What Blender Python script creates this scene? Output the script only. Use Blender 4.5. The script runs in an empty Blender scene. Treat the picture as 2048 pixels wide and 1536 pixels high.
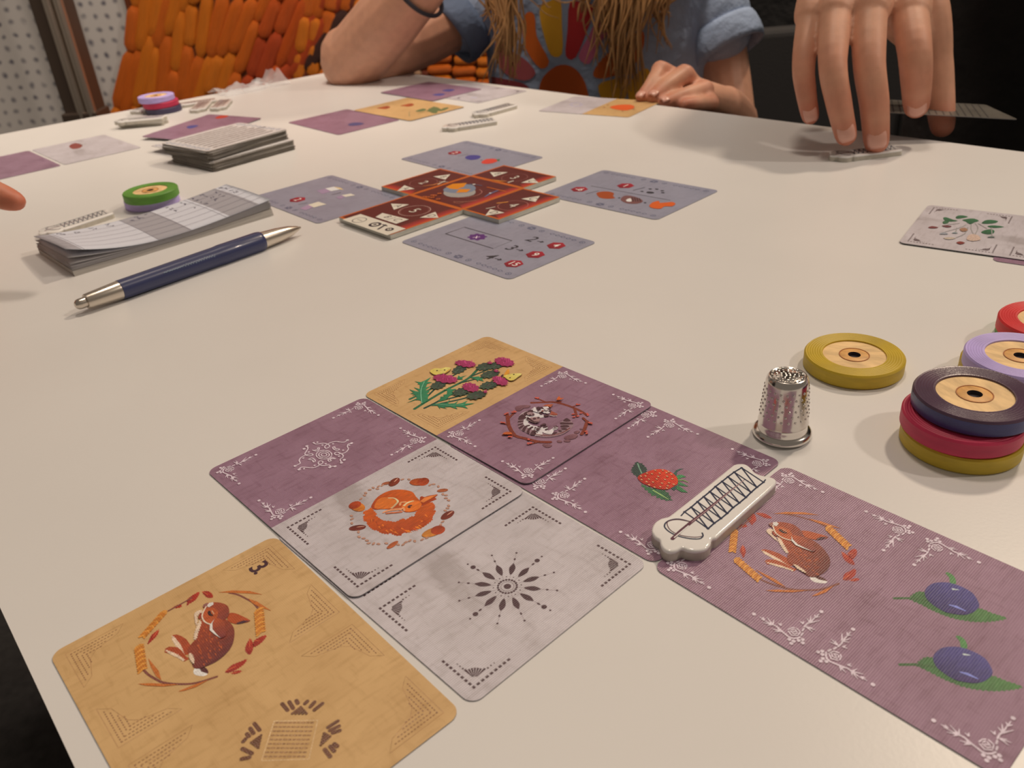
import bpy, bmesh, math, random
import numpy as np
from mathutils import Vector, Matrix
from mathutils.geometry import tessellate_polygon
from mathutils.bvhtree import BVHTree

random.seed(7)
scene = bpy.context.scene
COL = scene.collection
TZ = 0.74                       # height of the table top above the floor
IW, IH, FPX = 2048.0, 1536.0, 1673.868
PITCH, ROLL, CH = math.radians(29.594), math.radians(-4.545), 0.155308

# ------------------------------------------------------------------ camera
cp, sp = math.cos(PITCH), math.sin(PITCH)
FWD = Vector((0, cp, -sp)); R0 = Vector((1, 0, 0)); U0 = Vector((0, sp, cp))
RT = math.cos(ROLL) * R0 + math.sin(ROLL) * U0
UP = -math.sin(ROLL) * R0 + math.cos(ROLL) * U0
CAM = Vector((0, 0, TZ + CH))
cd = bpy.data.cameras.new('camera'); cam = bpy.data.objects.new('camera', cd); COL.objects.link(cam)
m3 = Matrix((RT, UP, -FWD)).transposed().to_4x4(); m3.translation = CAM
cam.matrix_world = m3
cd.sensor_width = 36.0; cd.sensor_fit = 'HORIZONTAL'; cd.lens = FPX / IW * 36.0
cd.clip_start = 0.01; cd.clip_end = 60
cd.dof.use_dof = True; cd.dof.focus_distance = 0.285; cd.dof.aperture_fstop = 25
scene.camera = cam

# ------------------------------------------------------------------ light
world = bpy.data.worlds.new('hall_light'); scene.world = world; world.use_nodes = True
bg = world.node_tree.nodes['Background']
bg.inputs[0].default_value = (1.0, 0.84, 0.68, 1); bg.inputs[1].default_value = 0.17
def lamp(name, loc, target, power, size, color=(1, .84, .70), spot=math.radians(95)):
    l = bpy.data.lights.new(name, 'SPOT'); l.energy = power; l.shadow_soft_size = size; l.color = color
    l.spot_size = spot; l.spot_blend = 0.6
    o = bpy.data.objects.new(name, l); COL.objects.link(o); o.location = loc
    o.rotation_euler = (Vector(target) - Vector(loc)).to_track_quat('-Z', 'Y').to_euler()
    return o
lamp('ceiling_spot', (1.38, 1.54, TZ + 2.0), (0.1, 0.6, TZ), 100, 0.09, (1, .80, .60))
lamp('ceiling_spot', (2.1, 0.15, TZ + 2.0), (0.0, 0.7, TZ), 66, 0.07, (1, .84, .70))
lamp('ceiling_spot', (0.1, 0.9, TZ + 2.3), (0.0, 0.9, TZ), 56, 0.16, (1, .82, .66))
lamp('ceiling_spot', (-0.7, 2.0, TZ + 1.9), (-0.1, 1.0, TZ), 28, 0.10, (1, .78, .56))
lamp('added_wall_fill', (-0.3, 0.7, TZ + 1.9), (-0.4, 1.8, TZ + .1), 74, 0.12, (1, .82, .66), math.radians(80))  # extra lamp added to lift the dim back wall, no known fixture
scene.view_settings.view_transform = 'Standard'; scene.view_settings.look = 'None'
scene.view_settings.gamma = 1; scene.view_settings.use_curve_mapping = False
scene.view_settings.exposure = -0.07

# ------------------------------------------------------------------ helpers
def ray(px, py):
    return FWD + RT * ((px - IW / 2) / FPX) - UP * ((py - IH / 2) / FPX)
def U(px, py, z=0.0):            # the point where a sight line meets the level z above the table top
    d = ray(px, py); t = (TZ + z - CAM.z) / d.z
    return CAM + d * t
def V(px, py, y):                # the point on a sight line at world depth y
    d = ray(px, py); return CAM + d * (y / d.y)
def lin(c):
    c = c / 255.0
    return c / 12.92 if c <= .04045 else ((c + .055) / 1.055) ** 2.4
TWL = [lin(v) for v in (197, 179, 161)]
def ph(r, g, b, k=0.77):         # surface colour of something seen as r,g,b beside the white table
    return tuple(min(.92, lin(v) / w * k) for v, w in zip((r, g, b), TWL))
def lerp(a, b, t): return tuple(x + (y - x) * t for x, y in zip(a, b))
def link(o, parent=None):
    COL.objects.link(o)
    if parent is not None: o.parent = parent
    return o
def tag(o, label=None, cat=None, group=None, kind=None):
    if label: o['label'] = label
    if cat: o['category'] = cat
    if group: o['group'] = group
    if kind: o['kind'] = kind
    return o
def empty(name, loc, rot=(0, 0, 0)):
    o = bpy.data.objects.new(name, None); o.location = loc; o.rotation_euler = rot; o.empty_display_size = .02
    return link(o)

# ---- materials
MATS = {}
def mat(name, color=(.8, .8, .8), rough=.5, metal=0., spec=.5, attr=False, noise=None, bump=None, coat=0., sss=0., trans=0., build=None):
    if name in MATS: return MATS[name]
    m = bpy.data.materials.new(name); m.use_nodes = True; nt = m.node_tree; n = nt.nodes; L = nt.links
    b = n['Principled BSDF']; b.inputs['Roughness'].default_value = rough; b.inputs['Metallic'].default_value = metal
    b.inputs['Specular IOR Level'].default_value = spec; b.inputs['Coat Weight'].default_value = coat
    b.inputs['Base Color'].default_value = (*color, 1)
    if sss: b.inputs['Subsurface Weight'].default_value = sss; b.inputs['Subsurface Radius'].default_value = (.010, .004, .002); b.inputs['Subsurface Scale'].default_value = .6
    if trans: b.inputs['Transmission Weight'].default_value = trans
    tc = n.new('ShaderNodeTexCoord')
    src = None
    if attr:
        a = n.new('ShaderNodeAttribute'); a.attribute_name = 'Col'; src = a.outputs['Color']
    if noise:                       # (scale, amount, stretch) tone variation of the surface itself
        sc, am, st = noise
        mp = n.new('ShaderNodeMapping'); mp.inputs['Scale'].default_value = st; L.new(tc.outputs['Object'], mp.inputs[0])
        nz = n.new('ShaderNodeTexNoise'); nz.inputs['Scale'].default_value = sc; nz.inputs['Detail'].default_value = 5; L.new(mp.outputs[0], nz.inputs[0])
        mr = n.new('ShaderNodeMapRange'); mr.inputs[1].default_value = .3; mr.inputs[2].default_value = .7
        mr.inputs[3].default_value = 1 - am; mr.inputs[4].default_value = 1 + am; L.new(nz.outputs[0], mr.inputs[0])
        mx = n.new('ShaderNodeMix'); mx.data_type = 'RGBA'; mx.blend_type = 'MULTIPLY'; mx.inputs[0].default_value = 1
        if src is not None: L.new(src, mx.inputs[6])
        else: mx.inputs[6].default_value = (*color, 1)
        L.new(mr.outputs[0], mx.inputs[7]); src = mx.outputs[2]
    if src is not None: L.new(src, b.inputs['Base Color'])
    if bump:                        # (scale, strength, distance)
        nz = n.new('ShaderNodeTexNoise'); nz.inputs['Scale'].default_value = bump[0]; nz.inputs['Detail'].default_value = 3; L.new(tc.outputs['Object'], nz.inputs[0])
        bp = n.new('ShaderNodeBump'); bp.inputs['Strength'].default_value = bump[1]; bp.inputs['Distance'].default_value = bump[2]
        L.new(nz.outputs[0], bp.inputs['Height']); L.new(bp.outputs[0], b.inputs['Normal'])
    if build: build(nt, b, tc)
    MATS[name] = m
    return m

def linen(name, base, dark, rough=.31, creases=.0, attr=False, weave=.9):
    """card stock printed to look like cloth and embossed with a linen finish"""
    if name in MATS: return MATS[name]
    m = mat(name, base, rough)
    nt = m.node_tree; n = nt.nodes; L = nt.links; b = n['Principled BSDF']; tc = n.new('ShaderNodeTexCoord')
    def noise(scale, st, detail=6):
        mp = n.new('ShaderNodeMapping'); mp.inputs['Scale'].default_value = st; L.new(tc.outputs['Object'], mp.inputs[0])
        z = n.new('ShaderNodeTexNoise'); z.inputs['Scale'].default_value = scale; z.inputs['Detail'].default_value = detail; L.new(mp.outputs[0], z.inputs[0]); return z.outputs[0]
    def rng(s, a, c, lo, hi):
        r = n.new('ShaderNodeMapRange'); r.inputs[1].default_value = a; r.inputs[2].default_value = c; r.inputs[3].default_value = lo; r.inputs[4].default_value = hi; L.new(s, r.inputs[0]); return r.outputs[0]
    def add(a, c):
        q = n.new('ShaderNodeMath'); q.operation = 'ADD'; L.new(a, q.inputs[0]); L.new(c, q.inputs[1]); return q.outputs[0]
    if not attr:
        f = add(rng(noise(60, (1, 1, 1)), .3, .75, 0, .55), rng(noise(700, (1, .22, 1), 4), .5, .8, 0, .45))
        f = add(f, rng(noise(700, (.22, 1, 1), 4), .55, .8, 0, .4))
        if creases: f = add(f, rng(noise(34, (.5, 1.6, 1), 3), .56, .66, 0, creases))
        mx = n.new('ShaderNodeMix'); mx.data_type = 'RGBA'; mx.inputs[6].default_value = (*base, 1); mx.inputs[7].default_value = (*dark, 1)
        L.new(f, mx.inputs[0]); L.new(mx.outputs[2], b.inputs['Base Color'])
    else:
        a = n.new('ShaderNodeAttribute'); a.attribute_name = 'Col'
        f = rng(noise(1500, (1, .3, 1), 3), .3, .7, .82, 1.15)
        mx = n.new('ShaderNodeMix'); mx.data_type = 'RGBA'; mx.blend_type = 'MULTIPLY'; mx.inputs[0].default_value = 1
        L.new(a.outputs['Color'], mx.inputs[6]); L.new(f, mx.inputs[7]); L.new(mx.outputs[2], b.inputs['Base Color'])
    w1 = n.new('ShaderNodeTexWave'); w1.bands_direction = 'X'; w1.inputs['Scale'].default_value = 560; w1.inputs['Distortion'].default_value = .6; w1.inputs['Detail'].default_value = 1; L.new(tc.outputs['Object'], w1.inputs[0])
    w2 = n.new('ShaderNodeTexWave'); w2.bands_direction = 'Y'; w2.inputs['Scale'].default_value = 620; w2.inputs['Distortion'].default_value = .6; w2.inputs['Detail'].default_value = 1; L.new(tc.outputs['Object'], w2.inputs[0])
    h = add(w1.outputs[0], rng(w2.outputs[0], 0, 1, 0, .45))
    h = add(h, rng(noise(900, (1, 1, 1), 2), 0, 1, 0, .9))
    bp = n.new('ShaderNodeBump'); bp.inputs['Strength'].default_value = weave; bp.inputs['Distance'].default_value = .00005
    L.new(h, bp.inputs['Height']); L.new(bp.outputs[0], b.inputs['Normal'])
    return m

# ---- mesh builders
def mesh_obj(name, verts, faces, material, parent=None, smooth=False, mats=None, fmat=None, loc=None, rot=None):
    me = bpy.data.meshes.new(name); me.from_pydata([tuple(v) for v in verts], [], faces)
    for mm in (mats or [material]): me.materials.append(mm)
    if fmat: me.polygons.foreach_set('material_index', fmat)
    if smooth: me.polygons.foreach_set('use_smooth', [True] * len(me.polygons))
    me.update()
    o = bpy.data.objects.new(name, me)
    if loc is not None: o.location = loc
    if rot is not None: o.rotation_euler = rot
    return link(o, parent)
def catmull(pts, n=4, closed=True):
    P = [np.array(p, float) for p in pts]; out = []; N = len(P)
    rngk = range(N) if closed else range(N - 1)
    for i in rngk:
        if closed: a, b, c, d = P[(i - 1) % N], P[i], P[(i + 1) % N], P[(i + 2) % N]
        else: a, b, c, d = P[max(i - 1, 0)], P[i], P[i + 1], P[min(i + 2, N - 1)]
        for k in range(n):
            t = k / n
            out.append(.5 * ((2 * b) + (-a + c) * t + (2 * a - 5 * b + 4 * c - d) * t * t + (-a + 3 * b - 3 * c + d) * t ** 3))
    if not closed: out.append(P[-1])
    return [tuple(p) for p in out]
def bm_obj(name, bm, material, parent=None, smooth=True, loc=None, rot=None):
    me = bpy.data.meshes.new(name); bm.to_mesh(me); bm.free(); me.materials.append(material)
    if smooth: me.polygons.foreach_set('use_smooth', [True] * len(me.polygons))
    o = bpy.data.objects.new(name, me)
    if loc is not None: o.location = loc
    if rot is not None: o.rotation_euler = rot
    return link(o, parent)
def bevel_box(name, size, material, parent=None, loc=(0, 0, 0), bev=.002, seg=2, rot=None, smooth=True):
    bm = bmesh.new(); bmesh.ops.create_cube(bm, size=1)
    for v in bm.verts: v.co = Vector((v.co.x * size[0], v.co.y * size[1], v.co.z * size[2]))
    if bev: bmesh.ops.bevel(bm, geom=bm.edges[:], offset=bev, segments=seg, affect='EDGES', profile=.5)
    return bm_obj(name, bm, material, parent, False, loc, rot)
def prism(name, poly, z0, z1, material, parent=None, bev=0., seg=3, loc=None, rot=None, smooth=False):
    bm = bmesh.new(); vs = [bm.verts.new((x, y, z0)) for x, y in poly]; f = bm.faces.new(vs)
    if f.normal.z > 0 or f.calc_area() and sum((poly[i][0] * poly[(i + 1) % len(poly)][1] - poly[(i + 1) % len(poly)][0] * poly[i][1]) for i in range(len(poly))) > 0: f.normal_flip()
    r = bmesh.ops.extrude_face_region(bm, geom=[f]); tv = [g for g in r['geom'] if isinstance(g, bmesh.types.BMVert)]
    for v in tv: v.co.z = z1
    bmesh.ops.recalc_face_normals(bm, faces=bm.faces[:])
    if bev:
        te = [e for e in bm.edges if all(abs(v.co.z - z1) < 1e-9 for v in e.verts)]
        bmesh.ops.bevel(bm, geom=te, offset=bev, segments=seg, affect='EDGES', profile=.5)
    return bm_obj(name, bm, material, parent, smooth, loc, rot)
def lathe(name, prof, material, parent=None, seg=64, loc=None, rot=None, axis='z', smooth=True):
    vs = []; fs = []
    for r, h in prof:
        for k in range(seg):
            a = 2 * math.pi * k / seg
            vs.append((r * math.cos(a), r * math.sin(a), h) if axis == 'z' else (h, r * math.cos(a), r * math.sin(a)))
    for i in range(len(prof) - 1):
        for k in range(seg):
            q = (i * seg + k, i * seg + (k + 1) % seg, (i + 1) * seg + (k + 1) % seg, (i + 1) * seg + k)
            fs.append(q)
    o = mesh_obj(name, vs, fs, material, parent, smooth, loc=loc, rot=rot)
    bm = bmesh.new(); bm.from_mesh(o.data); bmesh.ops.remove_doubles(bm, verts=bm.verts[:], dist=1e-7); bmesh.ops.recalc_face_normals(bm, faces=bm.faces[:])
    for e in bm.edges:
        if len(e.link_faces) == 2 and e.calc_face_angle(0) > .6: e.smooth = False
    bm.to_mesh(o.data); bm.free()
    return o

# ---- printed artwork: thin layers of colour lying on a face
LAYER = 0.000014
class Art:
    def __init__(s, frame=None, K=None, zz=0.0):
        s.P = []; s.frame = frame; s.K = K; s.zz = zz; s.n = 0
    def at(s, pts):                     # traced points -> millimetres on the face
        out = []
        for X, Y in pts:
            px, py = (s.K[0] + X / s.K[2], s.K[1] + Y / s.K[2]) if s.K else (X, Y)
            w = U(px, py, s.zz); dx, dy = w.x - s.frame[0], w.y - s.frame[1]; c, q = math.cos(s.frame[2]), math.sin(s.frame[2])
            out.append(((dx * c + dy * q) * 1000, (-dx * q + dy * c) * 1000))
        return out
    def raw(s, pts, col, layer=None, cols=None):
        if layer is None: s.n += 1; layer = s.n
        s.P.append((pts, cols if cols else [col] * len(pts), layer))
    def poly(s, pts, col, smooth=0, layer=None, col2=None, ax=None, jag=0, mm=False):
        q = list(pts) if mm else s.at(pts)
        if smooth: q = catmull(q, smooth)
        if jag: q = jagged(q, jag)
        cols = None
        if col2:                        # thread colour blends along one direction of the motif
            a = ax or (0, 1); d = [p[0] * a[0] + p[1] * a[1] for p in q]; lo, hi = min(d), max(d)
            cols = [lerp(col, col2, (v - lo) / (hi - lo + 1e-9)) for v in d]
        s.raw(q, col, layer, cols)
    def line(s, pts, w, col, w2=None, smooth=0, layer=None, mm=False, closed=False, w0=None):
        q = list(pts) if mm else s.at(pts)
        if closed: q = q + [q[0]]
        if smooth: q = catmull(q, smooth, False)
        n = len(q); a = w if w0 is None else w0; w2 = w if w2 is None else w2
        l, r = [], []
        for i, p in enumerate(q):
            p0, p1 = q[max(i - 1, 0)], q[min(i + 1, n - 1)]; dx, dy = p1[0] - p0[0], p1[1] - p0[1]; dl = math.hypot(dx, dy) or 1
            t = i / (n - 1); ww = (a + (w - a) * min(1, t * 2) if t < .5 else w + (w2 - w) * (t - .5) * 2) / 2
            nx, ny = -dy / dl * ww, dx / dl * ww
            l.append((p[0] + nx, p[1] + ny)); r.append((p[0] - nx, p[1] - ny))
        if layer is None: s.n += 1; layer = s.n
        for i in range(n - 1): s.P.append(([l[i], l[i + 1], r[i + 1], r[i]], [col] * 4, layer))
        for (c, ww) in ((q[0], a), (q[-1], w2)):
            if ww > .12: s.P.append(([(c[0] + ww / 2 * math.cos(k * math.pi / 4), c[1] + ww / 2 * math.sin(k * math.pi / 4)) for k in range(8)], [col] * 8, layer))
    def dot(s, p, r, col, ry=None, rot=0, layer=None, mm=False, n=12, col2=None):
        c = p if mm else s.at([p])[0]; ry = ry or r; cr, sr = math.cos(rot), math.sin(rot)
        q = [(c[0] + r * math.cos(2 * math.pi * k / n) * cr - ry * math.sin(2 * math.pi * k / n) * sr,
              c[1] + r * math.cos(2 * math.pi * k / n) * sr + ry * math.sin(2 * math.pi * k / n) * cr) for k in range(n)]
        cols = [lerp(col, col2, .5 + .5 * math.sin(2 * math.pi * k / n)) for k in range(n)] if col2 else None
        s.raw(q, col, layer, cols)
    def text(s, txt, c, size, col, rot=0., shear=0., mm=True, bold=0., sx=1.):
        c = c if mm else s.at([c])[0]
        vs, fs = text_mesh(txt, shear, bold); s.n += 1; cr, sr = math.cos(rot), math.sin(rot)
        tv = [(c[0] + (x * sx * cr - y * sr) * size, c[1] + (x * sx * sr + y * cr) * size) for x, y in vs]
        for f in fs: s.P.append(([tv[i] for i in f], [col] * len(f), s.n))
    def arrow(s, a, b, w, col, mm=True):
        a, b = (a, b) if mm else s.at([a, b]); s.line([a, b], w, col, mm=True)
        d = math.atan2(b[1] - a[1], b[0] - a[0]); L = math.hypot(b[0] - a[0], b[1] - a[1]) * .42
        for k in (2.5, -2.5): s.line([b, (b[0] + L * math.cos(d + k), b[1] + L * math.sin(d + k))], w, col, mm=True)
    def build(s, name, parent, z, material, label=None, curve=None):
        vs, fs, cs = [], [], []
        for ip, (pts, cols, lay) in enumerate(s.P):
            base = len(vs); zz = z + lay * LAYER + (ip % 32) * 4e-7      # no two pieces of print lie in exactly one plane
            vs += [(p[0] * .001, p[1] * .001, zz) for p in pts]
            if len(pts) <= 4 and len(pts) > 2: tr = [tuple(range(len(pts)))]
            else: tr = tessellate_polygon([[Vector((p[0], p[1], 0)) for p in pts]])
            for t in tr:
                f = [base + i for i in t]
                ar = sum(vs[f[i]][0] * vs[f[(i + 1) % len(f)]][1] - vs[f[(i + 1) % len(f)]][0] * vs[f[i]][1] for i in range(len(f)))
                if ar < 0: f.reverse()
                fs.append(f); cs += [cols[i - base] for i in f]
        me = bpy.data.meshes.new(name); me.from_pydata(vs, [], fs); me.materials.append(material)
        ca = me.color_attributes.new('Col', 'FLOAT_COLOR', 'CORNER')
        ca.data.foreach_set('color', [x for c in cs for x in (*c[:3], 1.0)])
        me.update(); o = bpy.data.objects.new(name, me); link(o, parent)
        if label: o['label'] = label
        return o
def jagged(q, amp):
    P = []
    for i in range(len(q)):
        a, b = q[i], q[(i + 1) % len(q)]; L = math.hypot(b[0] - a[0], b[1] - a[1]); k = max(1, int(L / (amp * 1.1)))
        for j in range(k): P.append((a[0] + (b[0] - a[0]) * j / k, a[1] + (b[1] - a[1]) * j / k))
    out = []; n = len(P)
    for i, p in enumerate(P):
        a, b = P[i - 1], P[(i + 1) % n]; dx, dy = b[0] - a[0], b[1] - a[1]; dl = math.hypot(dx, dy) or 1
        s_ = amp * (.5 if i % 2 else -.5) * random.uniform(.6, 1.2)
        out.append((p[0] + dy / dl * s_, p[1] - dx / dl * s_))
    return out
TXT = {}
def text_mesh(txt, shear=0., bold=0.):
    key = (txt, shear, bold)
    if key in TXT: return TXT[key]
    cu = bpy.data.curves.new('lettering', 'FONT'); cu.body = txt; cu.size = 1; cu.shear = shear; cu.offset = bold; cu.align_x = 'CENTER'; cu.align_y = 'CENTER'; cu.resolution_u = 3
    o = bpy.data.objects.new('lettering', cu); COL.objects.link(o)
    dg = bpy.context.evaluated_depsgraph_get(); me = o.evaluated_get(dg).to_mesh()
    vs = [(v.co.x, v.co.y) for v in me.vertices]; fs = [tuple(p.vertices) for p in me.polygons]
    o.evaluated_get(dg).to_mesh_clear(); bpy.data.objects.remove(o); bpy.data.curves.remove(cu)
    TXT[key] = (vs, fs); return TXT[key]

INK = linen('printed_thread', (1, 1, 1), (1, 1, 1), attr=True, rough=.34)
FLATINK = mat('printed_ink', attr=True, rough=.45)
EDGE = mat('card_edge', ph(120, 108, 100), .7)
PURPLE = linen('mauve_linen', ph(145, 105, 114), ph(110, 71, 80))
WHITE = linen('white_linen', ph(190, 170, 161), ph(156, 137, 128), creases=.5)
TAN = linen('tan_cloth', ph(198, 151, 97), ph(170, 124, 74), weave=.2)
BLUE = linen('blue_grey_linen', ph(143, 133, 136), ph(122, 113, 118), weave=.3)

def card_outline(L=.088, W=.063, r=.0032, n=6):
    pts = []
    for cx, cy, a0 in ((L / 2 - r, W / 2 - r, 0), (-L / 2 + r, W / 2 - r, 90), (-L / 2 + r, -W / 2 + r, 180), (L / 2 - r, -W / 2 + r, 270)):
        for k in range(n + 1):
            a = math.radians(a0 + 90 * k / n); pts.append((cx + r * math.cos(a), cy + r * math.sin(a)))
    return pts
CT = 0.00032
CARDMESH = {}
def card_mesh(m1, m2, L=.088, W=.063, t=CT):
    key = (m1.name, m2.name, L, W, t)
    if key in CARDMESH: return CARDMESH[key]
    o = card_outline(L, W); N = len(o); h = N // 4
    # the two printed halves meet in the middle of the long side
    right = o[:h] + o[3 * h:]; left = o[h:3 * h]
    ring = o[:h] + [(0, W / 2)] + o[h:3 * h] + [(0, -W / 2)] + o[3 * h:]
    M = len(ring); vs = [(x, y, t) for x, y in ring] + [(x, y, 0) for x, y in ring]
    i1, i2 = h, 3 * h + 1
    fr = list(range(0, i1 + 1)) + list(range(i2, M)); fl = list(range(i1, i2 + 1))
    fs = [fl, fr] + [(i, i + M, (i + 1) % M + M, (i + 1) % M) for i in range(M)] + [list(range(2 * M - 1, M - 1, -1))]
    me = bpy.data.meshes.new('card_body'); me.from_pydata(vs, [], fs)
    for mm in (m1, m2, EDGE): me.materials.append(mm)
    me.polygons.foreach_set('material_index', [0, 1] + [2] * (M + 1)); me.update()
    CARDMESH[key] = me; return me
def card(label, x, y, deg, m1, m2=None, z=0., tilt=0., roll=0., L=.088, W=.063, t=CT, name='playing_card', group=None):
    o = bpy.data.objects.new(name, card_mesh(m1, m2 or m1, L, W, t)); link(o)
    o.location = (x, y, TZ + z); o.rotation_euler = (roll, tilt, math.radians(deg))
    tag(o, label, 'card', group); o['_f'] = 0; del o['_f']
    return o
# ================================================================== the setting
WY = 1.78
def quad(name, pts, material, kind='structure'):
    o = mesh_obj(name, pts, [tuple(range(len(pts)))], material); tag(o, kind=kind); return o
def weave_nodes(nt, b, tc):
    n = nt.nodes; L = nt.links
    mp = n.new('ShaderNodeMapping'); mp.inputs['Scale'].default_value = (43, 43, 43); L.new(tc.outputs['Object'], mp.inputs[0])
    nz = n.new('ShaderNodeTexNoise'); nz.inputs['Scale'].default_value = .55; nz.inputs['Detail'].default_value = 2; L.new(mp.outputs[0], nz.inputs[0])
    ad = n.new('ShaderNodeVectorMath'); ad.operation = 'MULTIPLY_ADD'; ad.inputs[1].default_value = (.7, .7, .7); L.new(nz.outputs[1], ad.inputs[0]); L.new(mp.outputs[0], ad.inputs[2])
    fr = n.new('ShaderNodeVectorMath'); fr.operation = 'FRACTION'; L.new(ad.outputs[0], fr.inputs[0])
    sb = n.new('ShaderNodeVectorMath'); sb.operation = 'SUBTRACT'; sb.inputs[1].default_value = (.5, .5, .5); L.new(fr.outputs[0], sb.inputs[0])
    sx = n.new('ShaderNodeSeparateXYZ'); L.new(sb.outputs[0], sx.inputs[0])
    cx = n.new('ShaderNodeCombineXYZ'); L.new(sx.outputs[0], cx.inputs[0]); L.new(sx.outputs[2], cx.inputs[1])
    ln = n.new('ShaderNodeVectorMath'); ln.operation = 'LENGTH'; L.new(cx.outputs[0], ln.inputs[0])
    mr = n.new('ShaderNodeMapRange'); mr.inputs[1].default_value = .06; mr.inputs[2].default_value = .30; mr.inputs[3].default_value = 1; mr.inputs[4].default_value = 0; L.new(ln.outputs['Value'], mr.inputs[0])
    n2 = n.new('ShaderNodeTexNoise'); n2.inputs['Scale'].default_value = .9; L.new(mp.outputs[0], n2.inputs[0])
    m2 = n.new('ShaderNodeMath'); m2.operation = 'MULTIPLY'; L.new(mr.outputs[0], m2.inputs[0]); L.new(n2.outputs[0], m2.inputs[1])
    mx = n.new('ShaderNodeMix'); mx.data_type = 'RGBA'; mx.inputs[6].default_value = (.70, .68, .67, 1); mx.inputs[7].default_value = (.10, .10, .15, 1)
    m3_ = n.new('ShaderNodeMath'); m3_.operation = 'MULTIPLY'; m3_.use_clamp = True; m3_.inputs[1].default_value = 1.5; L.new(m2.outputs[0], m3_.inputs[0])
    L.new(m3_.outputs[0], mx.inputs[0]); L.new(mx.outputs[2], b.inputs['Base Color'])
M_WEAVE = mat('woven_cloth_print', rough=.85, build=weave_nodes)
M_FLOOR = mat('dark_carpet', (.018, .017, .017), .95, noise=(60, .4, (1, 1, 1)), bump=(400, .5, .004))
M_BLACK = mat('black_curtain', (.006, .006, .007), .95, bump=(30, .4, .02))
M_CEIL = mat('ceiling_paint', (.10, .09, .08), .9)
quad('floor', [(-4, -3, 0), (4, -3, 0), (4, 4, 0), (-4, 4, 0)], M_FLOOR)
x_or = V(272, 110, WY).x - .02; x_bk = .46
def wall_slab(name, x0, x1, y, m, t=.04, z1=2.6):
    o = bevel_box(name, (x1 - x0, t, z1), m, loc=((x0 + x1) / 2, y + t / 2, z1 / 2), bev=0); tag(o, kind='structure'); return o
wall_slab('wall_left', -4, x_bk, WY, M_WEAVE)
wall_slab('wall_right', x_bk, 4, WY + .02, M_BLACK)

# orange long-stitch panel: every stitch is a padded satin stitch of its own
root = empty('embroidered_panel', (V(420, 100, WY).x, WY, .0)); tag(root, 'orange and rust embroidered wall panel of long satin stitches behind the table', 'wall panel')
M_BACK = mat('stitch_backing_cloth', ph(96, 40, 12), .9)  # rust-brown backing that shows between the stitches
xa, xb_ = x_or, x_bk
bk = bevel_box('panel_cloth', (xb_ - xa - .03, .012, 1.5), M_BACK, root, loc=((xa + xb_ + .03) / 2 - root.location.x, -.007, .85), bev=.002)
STITCH = {}
def stitch_mesh(mname, m):
    if mname in STITCH: return STITCH[mname]
    vs, fs = [], []; N, S_ = 9, 5                      # a half-round pad with rounded ends, unit length along z, unit width along x
    for i in range(N):
        t = i / (N - 1); w = (1 - abs(2 * t - 1) ** 9) ** .5 if 0 < t < 1 else .0
        w = max(w, .5)
        for j in range(S_):
            a = math.pi * j / (S_ - 1); vs.append((-.5 * w * math.cos(a), -.5 * w * math.sin(a), t))
    for i in range(N - 1):
        for j in range(S_ - 1): fs.append((i * S_ + j, i * S_ + j + 1, (i + 1) * S_ + j + 1, (i + 1) * S_ + j))
    fs.append(tuple(range(S_))[::-1]); fs.append(tuple((N - 1) * S_ + j for j in range(S_)))
    me = bpy.data.meshes.new('stitch'); me.from_pydata(vs, [], fs); me.materials.append(m)
    me.polygons.foreach_set('use_smooth', [True] * len(me.polygons)); me.update(); STITCH[mname] = me; return me
def thread(name, c): return mat('thread_' + name, c, .6, noise=(9, .18, (6, 6, .3)), bump=(60, .5, .01))
TH = dict(gold=thread('gold', ph(206, 102, 8)), amber=thread('amber', ph(198, 86, 6)), orange=thread('orange', ph(188, 70, 6)), rust=thread('rust', ph(172, 56, 10)),
          brown=thread('brown', ph(112, 40, 16)), umber=thread('umber', ph(60, 26, 18)), cream=thread('cream', ph(170, 120, 84)))
def put_stitch(p0, p1, w, tone, depth=.013, off=0.):
    d = p1 - p0; o = bpy.data.objects.new('stitch', stitch_mesh(tone, TH[tone])); link(o, root)
    o.location = (p0.x - root.location.x, -.012 - off, p0.z - root.location.z)
    o.scale = (w, depth, d.length); o.rotation_euler = (0, math.atan2(d.x, d.z), 0)
rs = random.Random(3)
def wpt(X, Y):                  # traced on the panel
    return V(250 + X / 4.551, Y / 4.551, WY)
def column(xb, xt, w, tones, y0=1400, y1=-1200, ln=(330, 640)):
    y = y0 + rs.uniform(0, 300)
    while y > y1:
        L_ = rs.uniform(*ln); ya = y; yb = y - L_
        fx = lambda q: xb + (xt - xb) * (1000 - q) / 1000 + 26 * math.sin(q / 230 + xb * .01)
        a, b = wpt(fx(ya), ya), wpt(fx(yb - 4), yb - 4)
        put_stitch(a, b, w * rs.uniform(.92, 1.12), rs.choice(tones), off=rs.uniform(0, .004)); y = yb
cx = -40
while cx < 1640:
    lean = 170 if cx < 500 else 170 + (cx - 500) * .45
    t = (['gold', 'amber', 'gold'] if cx < 820 else ['amber', 'orange', 'gold'] if cx < 1000 else ['orange', 'rust', 'orange'] if cx < 1240 else ['rust', 'brown', 'rust'] if cx < 1420 else ['umber', 'brown'])
    if cx < 1480: column(cx, cx + lean, .0262, t)
    cx += 88
for k in range(14):
    c0 = 1560 + k * 92
    if c0 < 2550: column(c0, c0 + 130 + 20 * k, .0262, ['gold', 'amber', 'gold'], ln=(200, 420))
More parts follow.
